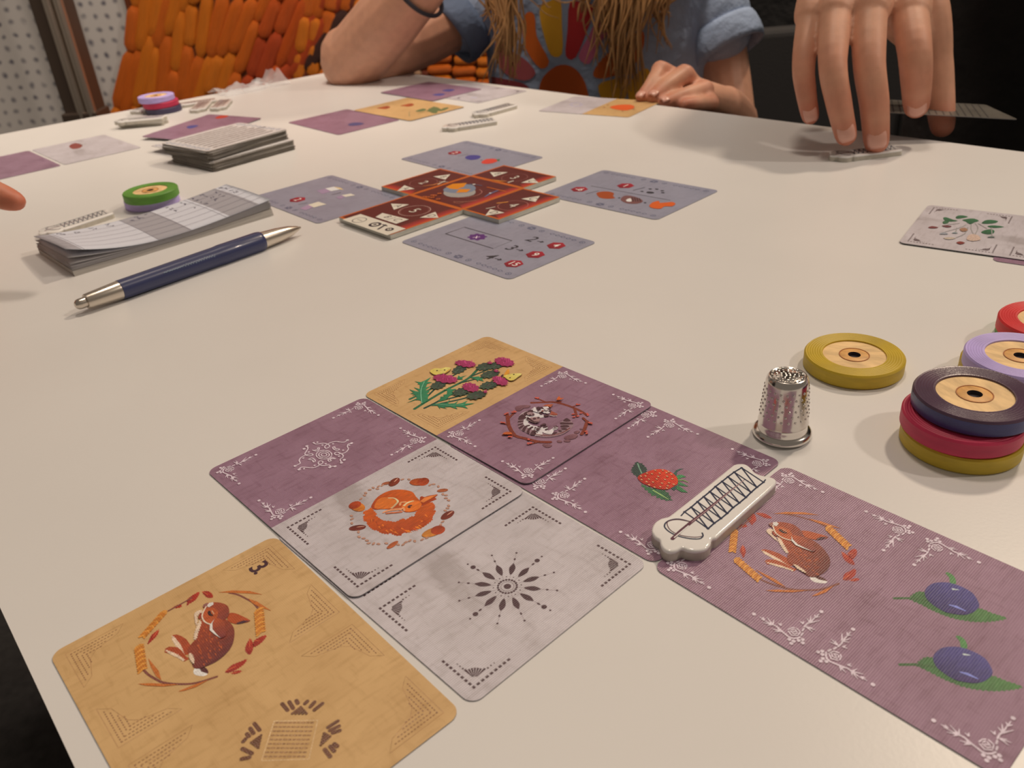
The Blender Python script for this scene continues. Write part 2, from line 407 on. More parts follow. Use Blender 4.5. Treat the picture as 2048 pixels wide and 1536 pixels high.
for r_ in range(9):             # the patch of short rows and beads seen under the raised arm
    for c_ in range(4):
        a = V(858 + c_ * 48 + rs.uniform(-4, 4), 70 + r_ * 22 + c_ * 3, WY); b = V(858 + c_ * 48 + 46, 70 + r_ * 22 + c_ * 3 - 3, WY)
        put_stitch(a, b, .022, rs.choice(['gold', 'amber']), off=.014)
for c_ in range(4):
    for r_ in range(7):
        a = V(806 + c_ * 15, 160 - r_ * 26, WY); b = V(808 + c_ * 15, 136 - r_ * 26, WY)
        put_stitch(a, b, .015, ['rust', 'umber', 'cream', 'brown'][c_], off=.013)

# metal post in front of the woven wall
M_ALU = mat('brushed_metal', (.62, .54, .46), .32, .9, bump=(200, .1, .001))
M_ALUD = mat('dark_metal', (.14, .105, .085), .45, .7)
pc = V(140, 120, WY - .12); root2 = empty('metal_post', (pc.x, pc.y, 0)); tag(root2, 'brown metal display post standing before the white woven wall', 'post')
bevel_box('post_body', (.058, .05, 2.5), M_ALUD, root2, loc=(0, 0, 1.25), bev=.003)
lathe('flute', [(.0085, 0), (.0085, 2.5)], M_ALU, root2, 16, loc=(.004, -.026, 0))
lathe('flute', [(.0085, 0), (.0085, 2.5)], M_ALU, root2, 16, loc=(.022, -.026, 0))
bevel_box('sleeve', (.066, .064, .62), M_ALUD, root2, loc=(.0, -.002, .31), bev=.003)

# ------------------------------------------------------------------ table
M_TABLE = mat('white_laminate', (.80, .80, .80), .34, spec=.4, noise=(14, .015, (1, 1, 1)), bump=(900, .06, .0004))
M_LEG = mat('grey_table_leg', (.35, .35, .36), .4, .6)
def inter(a, ad, b, bd):
    t = ((b.x - a.x) * bd.y - (b.y - a.y) * bd.x) / (ad.x * bd.y - ad.y * bd.x); return Vector((a.x + ad.x * t, a.y + ad.y * t))
fr_a, fr_b = U(820, 147), U(2048, 304); fl_a, fl_b = U(0, 269), U(560, 163); nl_a, nl_b = U(0, 1215), U(150, 1536)
P0 = inter(fr_a, fr_b - fr_a, fl_a, fl_b - fl_a); P3 = inter(nl_a, nl_b - nl_a, fl_a, fl_b - fl_a)
dR = (fr_b - fr_a).normalized(); dN = (nl_b - nl_a).normalized()
P1 = P0 + Vector((dR.x, dR.y)) * 1.55; P2 = P3 + Vector((dN.x, dN.y)) * 1.55
tb = empty('gaming_table', ((P0.x + P2.x) / 2, (P0.y + P2.y) / 2, 0)); tag(tb, 'long white laminate table that all the cards and game pieces lie on', 'table')
tc2 = Vector((tb.location.x, tb.location.y))
prism('table_top', [tuple(p - tc2) for p in (P0, P3, P2, P1)], TZ - .028, TZ, M_TABLE, tb, bev=.0025, seg=3)
for p in (P0, P1, P2, P3):
    q = tc2 + (p - tc2) * .90
    bevel_box('leg', (.05, .05, TZ - .028), M_LEG, tb, loc=(q.x - tc2.x, q.y - tc2.y, (TZ - .028) / 2), bev=.004)
# ================================================================== cards in the foreground
rad = math.radians
FA = (-.050680, .218180, rad(-49.218)); FB = (-.003485, .261786, rad(-48.576)); FC = (-.020010, .182209, rad(-48.678))
FE = (.085734, .154774, rad(-50.131)); FF = (-.069169, .140428, rad(-50.326)); FD = (.029081, .223310, rad(-48.977))
tl = .32 / 47.3
cA = card('card half mauve with rose knot, half white with curled orange squirrel', FA[0], FA[1], math.degrees(FA[2]), PURPLE, WHITE, z=.00032, tilt=-tl)
tlb = .0075
cB = card('card with tan half of purple thistles and mauve half with curled tabby cat', FB[0], FB[1], math.degrees(FB[2]), TAN, PURPLE, z=.00036, tilt=-tlb)
cC = card('white linen card with dark eyelet starburst, partly under the squirrel card', FC[0], FC[1], math.degrees(FC[2]), WHITE, WHITE)
cD = card('mauve linen card with red strawberry, partly under the cat card', FD[0], FD[1], math.degrees(FD[2]), PURPLE, PURPLE)
cE = card('mauve linen card with brown rabbit wreath and two blue plums', FE[0], FE[1], math.degrees(FE[2]), PURPLE, PURPLE)
cF = card('tan card with rabbit wreath, numeral 3 and lace square in near corner', FF[0], FF[1], math.degrees(FF[2]), TAN, TAN)
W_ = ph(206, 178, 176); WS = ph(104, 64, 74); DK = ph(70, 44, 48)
ZA = .0006

# ---- white rose corner spray, traced once on the cat card and turned into each corner
K5 = (1000, 920, 12.8)
def rel(pts, K, fr, cx, cy, zz=ZA):      # millimetres inward from a half's corner: a along the long axis, b along the short one
    a = Art(fr, K, zz); return [((cx - x) * (1 if cx > 0 else -1), (cy - y) * (1 if cy > 0 else -1)) for x, y in a.at(pts)]
R5 = lambda p: rel(p, K5, FB, 44, -31.5)
SPRAY = [('l', R5([(350, 200), (420, 230), (500, 310), (580, 380), (650, 402), (730, 397), (800, 378)]), .55)]
for a_, b_ in (((830, 350), (872, 315)), ((880, 280), (920, 245)), ((940, 220), (990, 185)), ((1010, 170), (1060, 150))): SPRAY.append(('l', R5([a_, b_]), .55))
for c_, tips in (((1075, 150), [(1040, 85), (1135, 45), (1215, 60), (1270, 112), (1240, 40)]), ((355, 202), [(290, 95), (412, 128), (200, 140), (180, 178), (250, 220)]),
                 ((985, 222), [(1130, 260), (1060, 292), (1092, 225)]), ((932, 168), [(888, 132), (968, 132)]), ((502, 207), [(463, 175), (533, 170)]), ((462, 300), [(320, 268), (350, 312), (418, 262)]),
                 ((1215, 62), [(1305, 8), (1212, 22), (1300, 52)]), ((225, 130), [(145, 92), (215, 92), (165, 130)])):
    for t_ in tips: SPRAY.append(('t', R5([c_, t_]), .62))
for a_, b_ in (((610, 295), (640, 342)), ((645, 355), (765, 356)), ((785, 338), (822, 305)), ((830, 292), (788, 243)), ((745, 236), (690, 240)), ((668, 250), (620, 270)),
               ((655, 290), (690, 322)), ((700, 332), (762, 326)), ((768, 305), (750, 268)), ((725, 260), (680, 270)), ((700, 290), (735, 300))): SPRAY.append(('l', R5([a_, b_]), .42))
for p_ in ((580, 420), (650, 445), (592, 480), (750, 430), (830, 415), (812, 465)): SPRAY.append(('d', R5([p_])[0], .55))
for p_ in ((65, 52), (1361, -28)): SPRAY.append(('d', R5([p_])[0], .6))
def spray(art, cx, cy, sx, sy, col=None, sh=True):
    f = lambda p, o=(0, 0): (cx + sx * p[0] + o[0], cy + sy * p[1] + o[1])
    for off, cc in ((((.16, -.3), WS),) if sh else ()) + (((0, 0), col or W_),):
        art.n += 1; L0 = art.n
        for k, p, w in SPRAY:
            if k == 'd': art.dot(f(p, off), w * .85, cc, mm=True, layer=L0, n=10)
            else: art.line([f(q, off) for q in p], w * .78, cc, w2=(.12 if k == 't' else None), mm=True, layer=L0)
def four(card_, half, fn, frame=None, name='corner_ornament', **kw):
    x0, x1 = (-44, 0) if half == 0 else (0, 44)
    for cx, cy in ((x0, -31.5), (x1, -31.5), (x0, 31.5), (x1, 31.5)):
        a = Art(); fn(a, cx, cy, 1 if cx == x0 else -1, 1 if cy < 0 else -1, **kw); a.build(name, card_, CT, INK)
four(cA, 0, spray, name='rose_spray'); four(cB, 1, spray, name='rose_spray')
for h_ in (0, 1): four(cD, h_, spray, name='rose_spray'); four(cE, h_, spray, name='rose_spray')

# ---- drawn-thread corners of the white cards
def eyelets(art, cx, cy, sx, sy):
    f = lambda a, b: (cx + sx * a, cy + sy * b); c = ph(74, 50, 50)
    art.n += 1; L0 = art.n
    for k in range(9):
        for ax in (0, 1):
            if ax and k == 0: continue
            a, b = (3.6 + k * 1.38, 3.6) if ax == 0 else (3.6, 3.6 + k * 1.38)
            q = [f(a - .42, b - .34), f(a + .42, b - .34), f(a + .42, b + .34), f(a - .42, b + .34)] if ax == 0 else [f(a - .34, b - .42), f(a + .34, b - .42), f(a + .34, b + .42), f(a - .34, b + .42)]
            art.raw(q, c, L0)
    for k in range(7):           # small fan
        a0, a1 = math.radians(k * 13.2 - 1), math.radians(k * 13.2 + 8.5); r0, r1 = .7, 3.3 + .5 * (1 if k in (0, 6) else 0)
        P = [(5.3 + r0 * math.cos(a0), 5.3 + r0 * math.sin(a0)), (5.3 + r1 * math.cos(a0), 5.3 + r1 * math.sin(a0)), (5.3 + r1 * math.cos(a1), 5.3 + r1 * math.sin(a1)), (5.3 + r0 * math.cos(a1), 5.3 + r0 * math.sin(a1))]
        art.raw([f(*p) for p in P], c, L0)
    for k in range(3):
        for a, b in ((9.6 + k * 1.0, 5.4), (5.4, 9.6 + k * 1.0)): art.dot(f(a, b), .28 - .05 * k, c, mm=True, layer=L0, n=6)
four(cA, 1, eyelets, name='eyelet_corner'); four(cC, 1, eyelets, name='eyelet_corner'); four(cC, 0, eyelets, name='eyelet_corner')

# ---- pricked lace corners of the tan cards
def lace(art, cx, cy, sx, sy):
    f = lambda a, b: (cx + sx * a, cy + sy * b); c = ph(140, 92, 58); c2 = ph(206, 164, 116)
    out = [(3.0, 3.0), (17.6, 3.0), (15.2, 5.6), (9.2, 7.2), (7.2, 9.2), (5.6, 15.2), (3.0, 17.6)]
    art.line([f(*p) for p in out], .16, ph(172, 122, 76), mm=True, closed=True)
    art.n += 1; L0 = art.n
    for r_ in range(4):
        b = 3.9 + r_ * 1.0
        for k in range(14):
            a = 3.9 + k * .86 + (r_ % 2) * .3
            if a > 15.5 - r_ * 1.7 or (a < b - .2): continue
            art.raw([f(a, b), f(a + .5, b), f(a + .5, b + .26), f(a, b + .26)], c, L0); art.raw([f(b, a), f(b, a + .5), f(b + .26, a + .5), f(b + .26, a)], c, L0)
four(cB, 0, lace, name='lace_corner')
for h_ in (0, 1): four(cF, h_, lace, name='lace_corner')

# ---- rose knot
K8r = (570, 860, 12.8)
a = Art(FA, K8r, .0004); TR = []
for P in ([(1600, 270), (1530, 315), (1440, 318), (1300, 300), (1190, 320), (1100, 362), (1030, 410), (1020, 450), (1060, 478), (1130, 440), (1140, 405), (1080, 362), (1000, 345), (900, 352), (800, 365), (720, 328)],
          [(1700, 345), (1620, 370), (1600, 430), (1625, 490), (1580, 560), (1500, 605), (1440, 612), (1350, 575), (1280, 590), (1280, 630), (1350, 645), (1430, 615), (1490, 660), (1475, 720), (1415, 760), (1450, 845)],
          [(560, 415), (590, 470), (540, 560), (510, 610), (540, 650), (640, 670), (715, 645), (690, 618), (600, 625), (520, 650), (400, 720), (365, 790), (390, 860), (260, 925)],
          [(365, 1015), (420, 960), (560, 965), (640, 975), (770, 965), (880, 910), (850, 850), (900, 800), (970, 815), (960, 860), (900, 905), (1000, 920), (1130, 905), (1180, 940), (1270, 935)],
          [(710, 520), (800, 545), (860, 520), (880, 465), (840, 460), (830, 505), (760, 520)], [(1220, 455), (1270, 430), (1290, 480), (1400, 500), (1340, 530), (1250, 500), (1225, 460)],
          [(600, 760), (680, 725), (740, 745), (780, 800), (730, 830), (710, 780), (630, 765)], [(1300, 740), (1200, 715), (1160, 770), (1190, 790), (1130, 815), (1105, 765), (1180, 745), (1280, 750)]): TR.append((catmull(a.at(P), 3, False), .42))
for r_, n_ in ((1.0, 8), (.68, 6), (.36, 4)):
    for k in range(n_):
        t0 = 2 * math.pi * k / n_ + r_; t1 = t0 + 2 * math.pi / n_ * .78
        TR.append((a.at([(1000 + 200 * r_ * math.cos(t0 + (t1 - t0) * q / 3), 640 + 115 * r_ * math.sin(t0 + (t1 - t0) * q / 3)) for q in range(4)]), .42))
DT = a.at([(1600, 268), (1705, 345), (560, 415), (490, 485), (262, 925), (365, 1018), (1150, 960), (1285, 940), (1520, 775), (1450, 850), (735, 328), (830, 315), (960, 390), (1230, 360), (1490, 525), (1385, 680), (610, 570), (470, 725), (760, 915), (1045, 875), (490, 1000), (1650, 395)])
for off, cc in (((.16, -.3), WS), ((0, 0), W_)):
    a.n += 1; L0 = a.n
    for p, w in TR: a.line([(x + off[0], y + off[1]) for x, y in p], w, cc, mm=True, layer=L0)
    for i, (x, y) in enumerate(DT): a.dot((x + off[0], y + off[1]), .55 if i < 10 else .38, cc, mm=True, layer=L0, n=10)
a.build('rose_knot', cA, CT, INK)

# ---- curled squirrel and its ring of nuts
KS = (690, 945, 8.9043)
OR, ORD, ORL = ph(196, 82, 16), ph(158, 52, 10), ph(222, 130, 60)
a = Art(FA, KS, .0007)
tail = [(470, 620), (420, 660), (330, 700), (325, 745), (360, 745), (325, 790), (340, 880), (380, 875), (395, 930), (500, 1030), (560, 1035), (640, 1085), (770, 1110), (800, 1085), (900, 1135), (1000, 1130), (1040, 1080), (1150, 1085), (1175, 1045), (1330, 1015), (1470, 930), (1560, 850), (1560, 800), (1625, 690), (1580, 680), (1610, 620), (1560, 540), (1480, 540), (1380, 600), (1270, 700), (1230, 790), (1190, 780), (1080, 850), (1060, 825), (1000, 835), (900, 885), (800, 870), (690, 860), (600, 805), (540, 760), (590, 765), (520, 690)]
a.poly(tail, OR, 2, jag=.35, col2=ORD, ax=(.6, -.4))
for k in range(34):              # tufts of fur
    t = k / 33; ang = math.radians(195 + 150 * t) ; cx_, cy_ = 960 + 520 * math.cos(ang) * -1 * -1, 700 - 330 * math.sin(ang)
    x, y = 950 + 500 * math.cos(ang), 720 - 300 * math.sin(ang) + random.uniform(-50, 50)
    a.line([(x, y), (x + 70 * math.cos(ang + 1.2), y + 40)], .5, random.choice([ORD, ph(222, 110, 30), ph(190, 74, 14)]), w2=.1, layer=a.n + 1)
a.n += 1
a.poly([(1330, 500), (1340, 440), (1370, 425), (1410, 445), (1490, 420), (1640, 395), (1655, 405), (1600, 455), (1640, 480), (1560, 515), (1400, 590), (1370, 610), (1330, 560)], ORD, 1, jag=.2)
a.poly([(1340, 520), (1420, 450), (1640, 400), (1560, 455), (1400, 545)], ph(214, 112, 46), 1)
a.poly([(470, 620), (490, 560), (560, 460), (680, 375), (830, 320), (980, 308), (1120, 325), (1210, 360), (1260, 430), (1320, 495), (1365, 560), (1360, 620), (1290, 690), (1180, 715), (1060, 710), (1000, 650), (940, 640), (800, 660), (660, 660), (530, 665)], OR, 3, jag=.15, col2=ORD, ax=(.2, -1))
a.poly([(530, 640), (560, 520), (660, 450), (800, 450), (900, 490), (930, 530), (880, 590), (820, 640), (700, 655)], ph(204, 98, 28), 3)
a.poly([(1010, 640), (1030, 590), (1120, 520), (1230, 500), (1330, 530), (1365, 580), (1320, 650), (1200, 705), (1080, 700)], ph(212, 100, 26), 3)
for p in ([(770, 460), (850, 460), (910, 490), (930, 530), (880, 590), (810, 650)], [(1040, 600), (1090, 555), (1150, 530), (1210, 512)]):
    q = a.at(p); q = catmull(q, 4, False)
    for i in range(0, len(q) - 1): a.line([q[i], (q[i][0] + .35, q[i][1] + .25)], .3, ph(236, 190, 140), mm=True, layer=a.n + 1)
a.n += 1
a.line([(680, 725), (760, 690), (880, 670), (980, 660)], 1.0, ph(224, 132, 84), w0=.5, smooth=3); a.line([(740, 735), (880, 725), (1010, 710)], .7, ph(196, 100, 60), smooth=3)
a.line([(980, 590), (1000, 545), (1080, 535)], .7, ph(226, 136, 84), smooth=3); a.line([(990, 680), (1040, 640), (1060, 690)], .6, ph(224, 140, 92), smooth=3)
a.line([(1130, 625), (1150, 600), (1185, 600)], .5, DK); a.dot((1150, 628), .38, DK)
a.build('squirrel_embroidery', cA, CT, INK)
def nut(col, kind, c, rx, ry, rot):
    b = Art(FA, KS, .0007); p = b.at([c])[0]; e = b.at([(c[0] + 100 * math.cos(rot), c[1] + 100 * math.sin(rot))])[0]; an = math.atan2(e[1] - p[1], e[0] - p[0])
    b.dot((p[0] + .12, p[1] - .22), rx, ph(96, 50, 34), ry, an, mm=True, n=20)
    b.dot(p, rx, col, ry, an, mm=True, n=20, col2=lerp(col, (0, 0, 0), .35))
    if kind == 'acorn': q = (p[0] + math.cos(an) * rx * .45, p[1] + math.sin(an) * rx * .45); b.dot(q, rx * .62, ph(176, 60, 14), ry * 1.12, an, mm=True, n=18, col2=ph(130, 40, 12))
    if kind == 'hazel': q = (p[0] + math.cos(an) * rx * .3 - .1, p[1] + math.sin(an) * rx * .3 + .25); b.dot(q, rx * .5, ph(196, 130, 100), ry * .15, an, mm=True)
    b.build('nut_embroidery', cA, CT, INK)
for kind, c, rx, ry, rot, col in (('acorn', (1320, 168), 3.0, 1.9, 0, ph(176, 70, 20)), ('acorn', (225, 610), 2.9, 1.8, -2.6, ph(206, 110, 30)), ('acorn', (1570, 1068), 3.4, 1.8, -.35, ph(206, 120, 40)),
                          ('hazel', (880, 168), 2.3, 1.5, -.8, ph(128, 44, 24)), ('hazel', (225, 985), 2.5, 1.2, -.1, ph(112, 34, 22)), ('hazel', (1830, 765), 2.4, 1.4, -.6, ph(116, 38, 24)),
                          ('pod', (745, 188), 1.6, .7, -.2, ph(168, 84, 50)), ('pod', (1740, 322), 1.7, .8, -.1, ph(176, 86, 46)), ('pod', (850, 1295), 2.0, .85, -.6, ph(184, 86, 40))): nut(col, kind, c, rx, ry, rot)
a = Art(FA, KS, .0007)
for p in ((1025, 122), (1140, 122), (1518, 225), (1580, 210), (1665, 252), (1745, 390), (1800, 408), (1800, 462), (1848, 500), (1850, 598), (1830, 642), (1790, 685), (1742, 885), (1708, 940), (1462, 1172), (1380, 1202), (1245, 1230), (1160, 1220), (1088, 1248), (1040, 1290), (948, 1290), (740, 1268), (600, 1278), (512, 1272), (425, 1264), (395, 1216), (335, 1176), (255, 1150), (243, 1062), (125, 905), (128, 828), (118, 772), (285, 468), (350, 406), (370, 364), (443, 306), (505, 270), (580, 290), (598, 246), (665, 228)):
    q = a.at([p])[0]; an = random.uniform(-.6, 2.0); a.dot((q[0] + .08, q[1] - .14), .66, ph(112, 74, 58), .42, an, mm=True, layer=1, n=10); a.dot(q, .6, ph(176, 122, 96), .38, an, mm=True, layer=2, n=10)
a.n = 2; a.build('seed_ring', cA, CT, INK)

# ---- thistles
KT_ = (800, 700, 7.877)
G1, G2, G3, MG = ph(36, 100, 66), ph(24, 66, 50), ph(62, 74, 56), ph(146, 38, 74)
a = Art(FB, KT_, .0006)
for P, w in (([(230, 925), (430, 800), (700, 640), (900, 540), (1090, 435), (1210, 315)], 1.25), ([(385, 915), (560, 830), (760, 720), (960, 660), (1100, 600), (1300, 600)], 1.0), ([(155, 770), (430, 640), (520, 590)], 1.1), ([(440, 720), (560, 600)], .8),
             ([(650, 840), (900, 790), (1100, 740)], .8), ([(640, 800), (880, 740), (1080, 690)], .8), ([(820, 410), (890, 370)], .8), ([(940, 520), (1180, 460), (1300, 430)], .7), ([(1130, 410), (1380, 310)], .7)):
    a.line(P, w, G2 if w < 1.1 else ph(40, 92, 58), smooth=3)
for P in ([(340, 850), (330, 800), (290, 790), (240, 790), (95, 838), (270, 760), (240, 710), (190, 715), (230, 695), (160, 688), (210, 670), (145, 618), (250, 650), (300, 655), (290, 640), (215, 585), (310, 615), (310, 540), (280, 540), (285, 515), (225, 490), (330, 505), (390, 480), (490, 425), (425, 500), (510, 508), (430, 530), (405, 590), (480, 570), (400, 630), (470, 655), (420, 690), (460, 700), (440, 750), (440, 800), (380, 830)],
          [(480, 880), (560, 850), (640, 840), (740, 840), (790, 770), (760, 850), (860, 845), (920, 800), (880, 860), (980, 840), (1070, 800), (1020, 850), (1180, 845), (1020, 885), (1075, 930), (980, 905), (870, 895), (910, 938), (790, 900), (690, 905), (750, 935), (630, 905), (635, 938), (590, 880)],
          [(600, 820), (640, 760), (635, 740), (700, 735), (680, 710), (740, 700), (745, 640), (680, 625), (760, 620), (770, 580), (800, 620), (890, 615), (830, 650), (840, 690), (780, 730), (720, 790)],
          [(900, 450), (925, 400), (950, 430), (1060, 395), (980, 435), (990, 465), (920, 465)], [(1100, 430), (1200, 425), (1250, 420), (1260, 440), (1320, 445), (1290, 465), (1325, 500), (1240, 475), (1225, 505), (1210, 475), (1140, 450)]):
    a.poly(P, G1, 0, col2=ph(46, 124, 78), ax=(.5, 1))
a.line([(345, 840), (330, 700), (340, 600), (385, 500)], .3, ph(120, 170, 130), smooth=3); a.line([(560, 860), (800, 880), (1000, 870)], .28, ph(110, 160, 120))
def head(c, rx, ry, rot): return [(c[0] + rx * math.cos(t) * math.cos(rot) - ry * math.sin(t) * math.sin(rot), c[1] + rx * math.cos(t) * math.sin(rot) + ry * math.sin(t) * math.cos(rot)) for t in [2 * math.pi * k / 22 for k in range(22)]]
for c, rx, ry, rot in (((935, 310), 120, 58, -.35), ((1345, 262), 150, 58, -.2), ((1500, 255), 120, 52, -.15), ((1420, 388), 150, 58, -.2), ((605, 560), 125, 60, -.25), ((960, 670), 130, 60, -.2), ((1400, 570), 140, 58, -.15), ((1210, 725), 160, 62, -.2)):
    a.poly(head(c, rx, ry, rot), G3, jag=.9, col2=ph(44, 56, 44), ax=(0, 1))
    for k in range(16):
        t = random.uniform(0, 6.28); q = random.uniform(0, .85); x, y = c[0] + rx * q * math.cos(t), c[1] + ry * q * math.sin(t) - rx * q * math.cos(t) * .2
        a.line([(x, y), (x - 26, y + 12)], .32, random.choice([ph(84, 104, 78), ph(34, 52, 42), ph(96, 62, 62)]), w2=.1, layer=a.n + 1)
    a.n += 1
for c, rx, ry, rot in (((1030, 225), 165, 52, .12), ((1645, 200), 155, 66, .2), ((718, 465), 195, 66, .12), ((1115, 605), 135, 68, .2), ((1580, 505), 130, 62, .35), ((1520, 348), 36, 20, .2), ((1345, 680), 30, 22, .2), ((1420, 222), 50, 16, .1)):
    a.poly(head(c, rx, ry, rot), MG, jag=.75, col2=ph(160, 46, 86), ax=(.2, 1))
    for k in range(18 if rx > 60 else 3):
        t = random.uniform(0, 6.28); q = random.uniform(0, .9); x, y = c[0] + rx * q * math.cos(t), c[1] + ry * q * math.sin(t)
        a.line([(x, y), (x - 6, y - 34)], .3, random.choice([ph(140, 30, 66), ph(192, 66, 110)]), w2=.1, layer=a.n + 1)
    a.n += 1
a.build('thistle_embroidery', cB, CT, INK)
for P1_, P2_, sp in (([(475, 350), (490, 320), (560, 295), (640, 300), (720, 280), (800, 290), (780, 330), (720, 370), (640, 400), (540, 395)], [(700, 380), (790, 300), (760, 340)], ((585, 335), (705, 325))),
                     ([(1630, 420), (1700, 400), (1800, 385), (1925, 390), (1860, 440), (1790, 490), (1720, 492), (1660, 450)], [(1640, 400), (1690, 325), (1720, 325), (1720, 385), (1660, 410)], ((1735, 455), (1795, 402)))):
    a = Art(FB, KT_, .0006); a.n = 30
    a.poly([(x + 4, y + 9) for x, y in P1_], ph(120, 84, 40), 2); a.poly(P1_, ph(206, 172, 74), 2, col2=ph(220, 190, 104), ax=(.3, 1)); a.poly(P2_, ph(214, 136, 40), 2)
    for p in sp: a.dot(p, .38, ph(60, 40, 30))
    a.line([(P1_[0][0] + 120, P1_[0][1] + 55), (P1_[0][0] + 210, P1_[0][1] + 40)] if P1_[0][0] < 900 else [(1590, 445), (1620, 410)], .8, ph(70, 34, 34))
    a.build('butterfly_embroidery', cB, CT, INK)
# ---- curled tabby cat in a ring of twigs
KC = (990, 780, 9.7524)
CW, CB, CG, TW_ = ph(206, 186, 180), ph(72, 40, 44), ph(138, 104, 104), ph(118, 46, 30)
a = Art(FB, KC, .0008)
a.poly([(800, 900), (1000, 925), (1150, 915), (1320, 870), (1450, 790), (1530, 700), (1510, 640), (1470, 590), (1410, 555), (1350, 575), (1330, 610), (1280, 630), (1285, 690), (1300, 740), (1280, 780), (1230, 810), (1130, 870), (1000, 860), (880, 830)], CG, 3)
for P in ([(1330, 610), (1360, 570), (1410, 555), (1480, 610), (1400, 625)], [(1280, 635), (1400, 640), (1510, 645), (1515, 675), (1400, 675), (1280, 675)], [(1285, 700), (1400, 690), (1450, 715), (1400, 735), (1290, 735)], [(1285, 765), (1350, 745), (1410, 770), (1350, 785)], [(1230, 800), (1270, 790), (1310, 810), (1270, 825)], [(1110, 870), (1160, 830), (1220, 840), (1170, 865)]): a.poly(P, CB, 3)
a.poly([(455, 640), (460, 540), (510, 470), (580, 430), (700, 390), (760, 350), (830, 400), (870, 470), (960, 500), (960, 540), (860, 550), (800, 570), (700, 600), (640, 640), (740, 700), (860, 720), (900, 740), (1010, 700), (1030, 760), (1040, 800), (1120, 760), (1150, 730), (1230, 740), (1210, 780), (1150, 800), (1110, 870), (1000, 860), (920, 830), (930, 890), (830, 895), (720, 895), (600, 840), (500, 780), (455, 720)], CW, 2)
a.poly([(455, 640), (460, 540), (520, 470), (640, 410), (740, 390), (750, 440), (660, 460), (600, 500), (560, 600), (560, 680), (640, 740), (740, 790), (800, 880), (720, 895), (600, 840), (490, 770), (455, 720)], CG, 2)
for P in ([(640, 410), (720, 390), (745, 430), (660, 450)], [(470, 520), (540, 480), (570, 520), (620, 540), (560, 580), (460, 590)], [(570, 450), (640, 430), (620, 500), (560, 530)], [(460, 610), (550, 605), (545, 625), (455, 640)], [(455, 680), (545, 655), (535, 680), (460, 700)], [(465, 740), (530, 700), (570, 695), (510, 760)],
          [(530, 790), (580, 720), (660, 690), (690, 705), (620, 730), (580, 820)], [(620, 840), (650, 770), (720, 725), (750, 740), (680, 790), (670, 870)], [(690, 880), (720, 820), (780, 790), (800, 880), (740, 900)], [(880, 700), (960, 665), (1005, 690), (920, 715)], [(930, 740), (1000, 710), (1030, 735), (960, 750)], [(970, 790), (1020, 765), (1045, 780), (1000, 800)],
          [(810, 350), (870, 340), (880, 380), (830, 390)], [(880, 345), (930, 350), (950, 395), (900, 400)], [(850, 440), (900, 460), (930, 490), (880, 485)], [(950, 510), (1030, 500), (1060, 520), (980, 540)], [(1010, 390), (1080, 370), (1090, 385), (1020, 400)], [(1050, 420), (1110, 415), (1100, 435), (1040, 440)], [(1005, 470), (1040, 460), (1035, 500), (1010, 490)]): a.poly(P, CB, 2)
a.poly([(760, 350), (790, 355), (830, 420), (900, 420), (890, 390), (960, 395), (930, 350), (1030, 340), (1060, 370), (1000, 385), (1060, 410), (1040, 440), (1080, 460), (1040, 480), (960, 470), (900, 440), (850, 460), (740, 430)], CW, 1)
a.poly([(930, 325), (1020, 300), (1140, 295), (1090, 360), (1030, 340)], ph(170, 82, 50), 1); a.poly([(1100, 430), (1225, 490), (1210, 515), (1070, 510)], ph(150, 72, 52), 1); a.line([(1070, 515), (1140, 530), (1210, 528)], .3, CW)
a.poly([(620, 480), (660, 450), (740, 460), (780, 500), (720, 520), (650, 510)], ph(150, 114, 110), 2); a.poly([(630, 590), (700, 560), (830, 550), (880, 575), (860, 650), (790, 670), (700, 640)], ph(146, 106, 100), 2)
for p, r in (((690, 508), .42), ((745, 498), .42), ((770, 585), .62), ((850, 565), .5), ((640, 580), .5), ((790, 765), .42), ((850, 748), .42), ((885, 762), .42), ((840, 795), .7), ((1160, 745), .36), ((1195, 740), .36), ((1220, 755), .36), ((1170, 775), .4), ((930, 440), .45)): a.dot(p, r, CB if r != .45 else ph(120, 50, 46), n=9)
for P in ([(820, 380), (850, 440), (870, 430)], [(960, 420), (1000, 440), (1040, 425)], [(630, 560), (760, 650), (850, 660)], [(780, 830), (830, 870)]): a.line(P, .4, CB)
a.line([(800, 905), (1000, 925), (1150, 915), (1330, 868), (1460, 785)], .45, ph(116, 60, 52), smooth=3)
a.build('cat_embroidery', cB, CT, INK)
a = Art(FB, KC, .0008)
for P, w in (([(710, 248), (960, 240), (1130, 235), (1320, 275), (1520, 345), (1680, 420), (1790, 500)], 1.1), ([(980, 232), (810, 160)], .7), ([(1130, 240), (1280, 232)], .9), ([(1500, 335), (1620, 300)], .6), ([(1550, 365), (1590, 500)], .9), ([(1600, 520), (1540, 540)], .5), ([(1585, 490), (1520, 492)], .5),
             ([(240, 480), (260, 650), (290, 740), (390, 895), (560, 945), (720, 990), (880, 1022), (1080, 1027)], 1.3), ([(270, 550), (380, 440)], .9), ([(250, 680), (130, 650)], .6), ([(390, 895), (270, 860), (160, 885)], .9), ([(860, 1025), (690, 1065)], .6), ([(690, 985), (640, 995)], .5), ([(340, 900), (270, 935)], .6),
             ([(1720, 560), (1810, 640), (1850, 655)], .9), ([(1800, 630), (1740, 800), (1690, 880)], 1.2), ([(1740, 815), (1800, 880)], .6), ([(1820, 660), (1890, 685)], .5)): a.line(P, w, TW_, smooth=2)
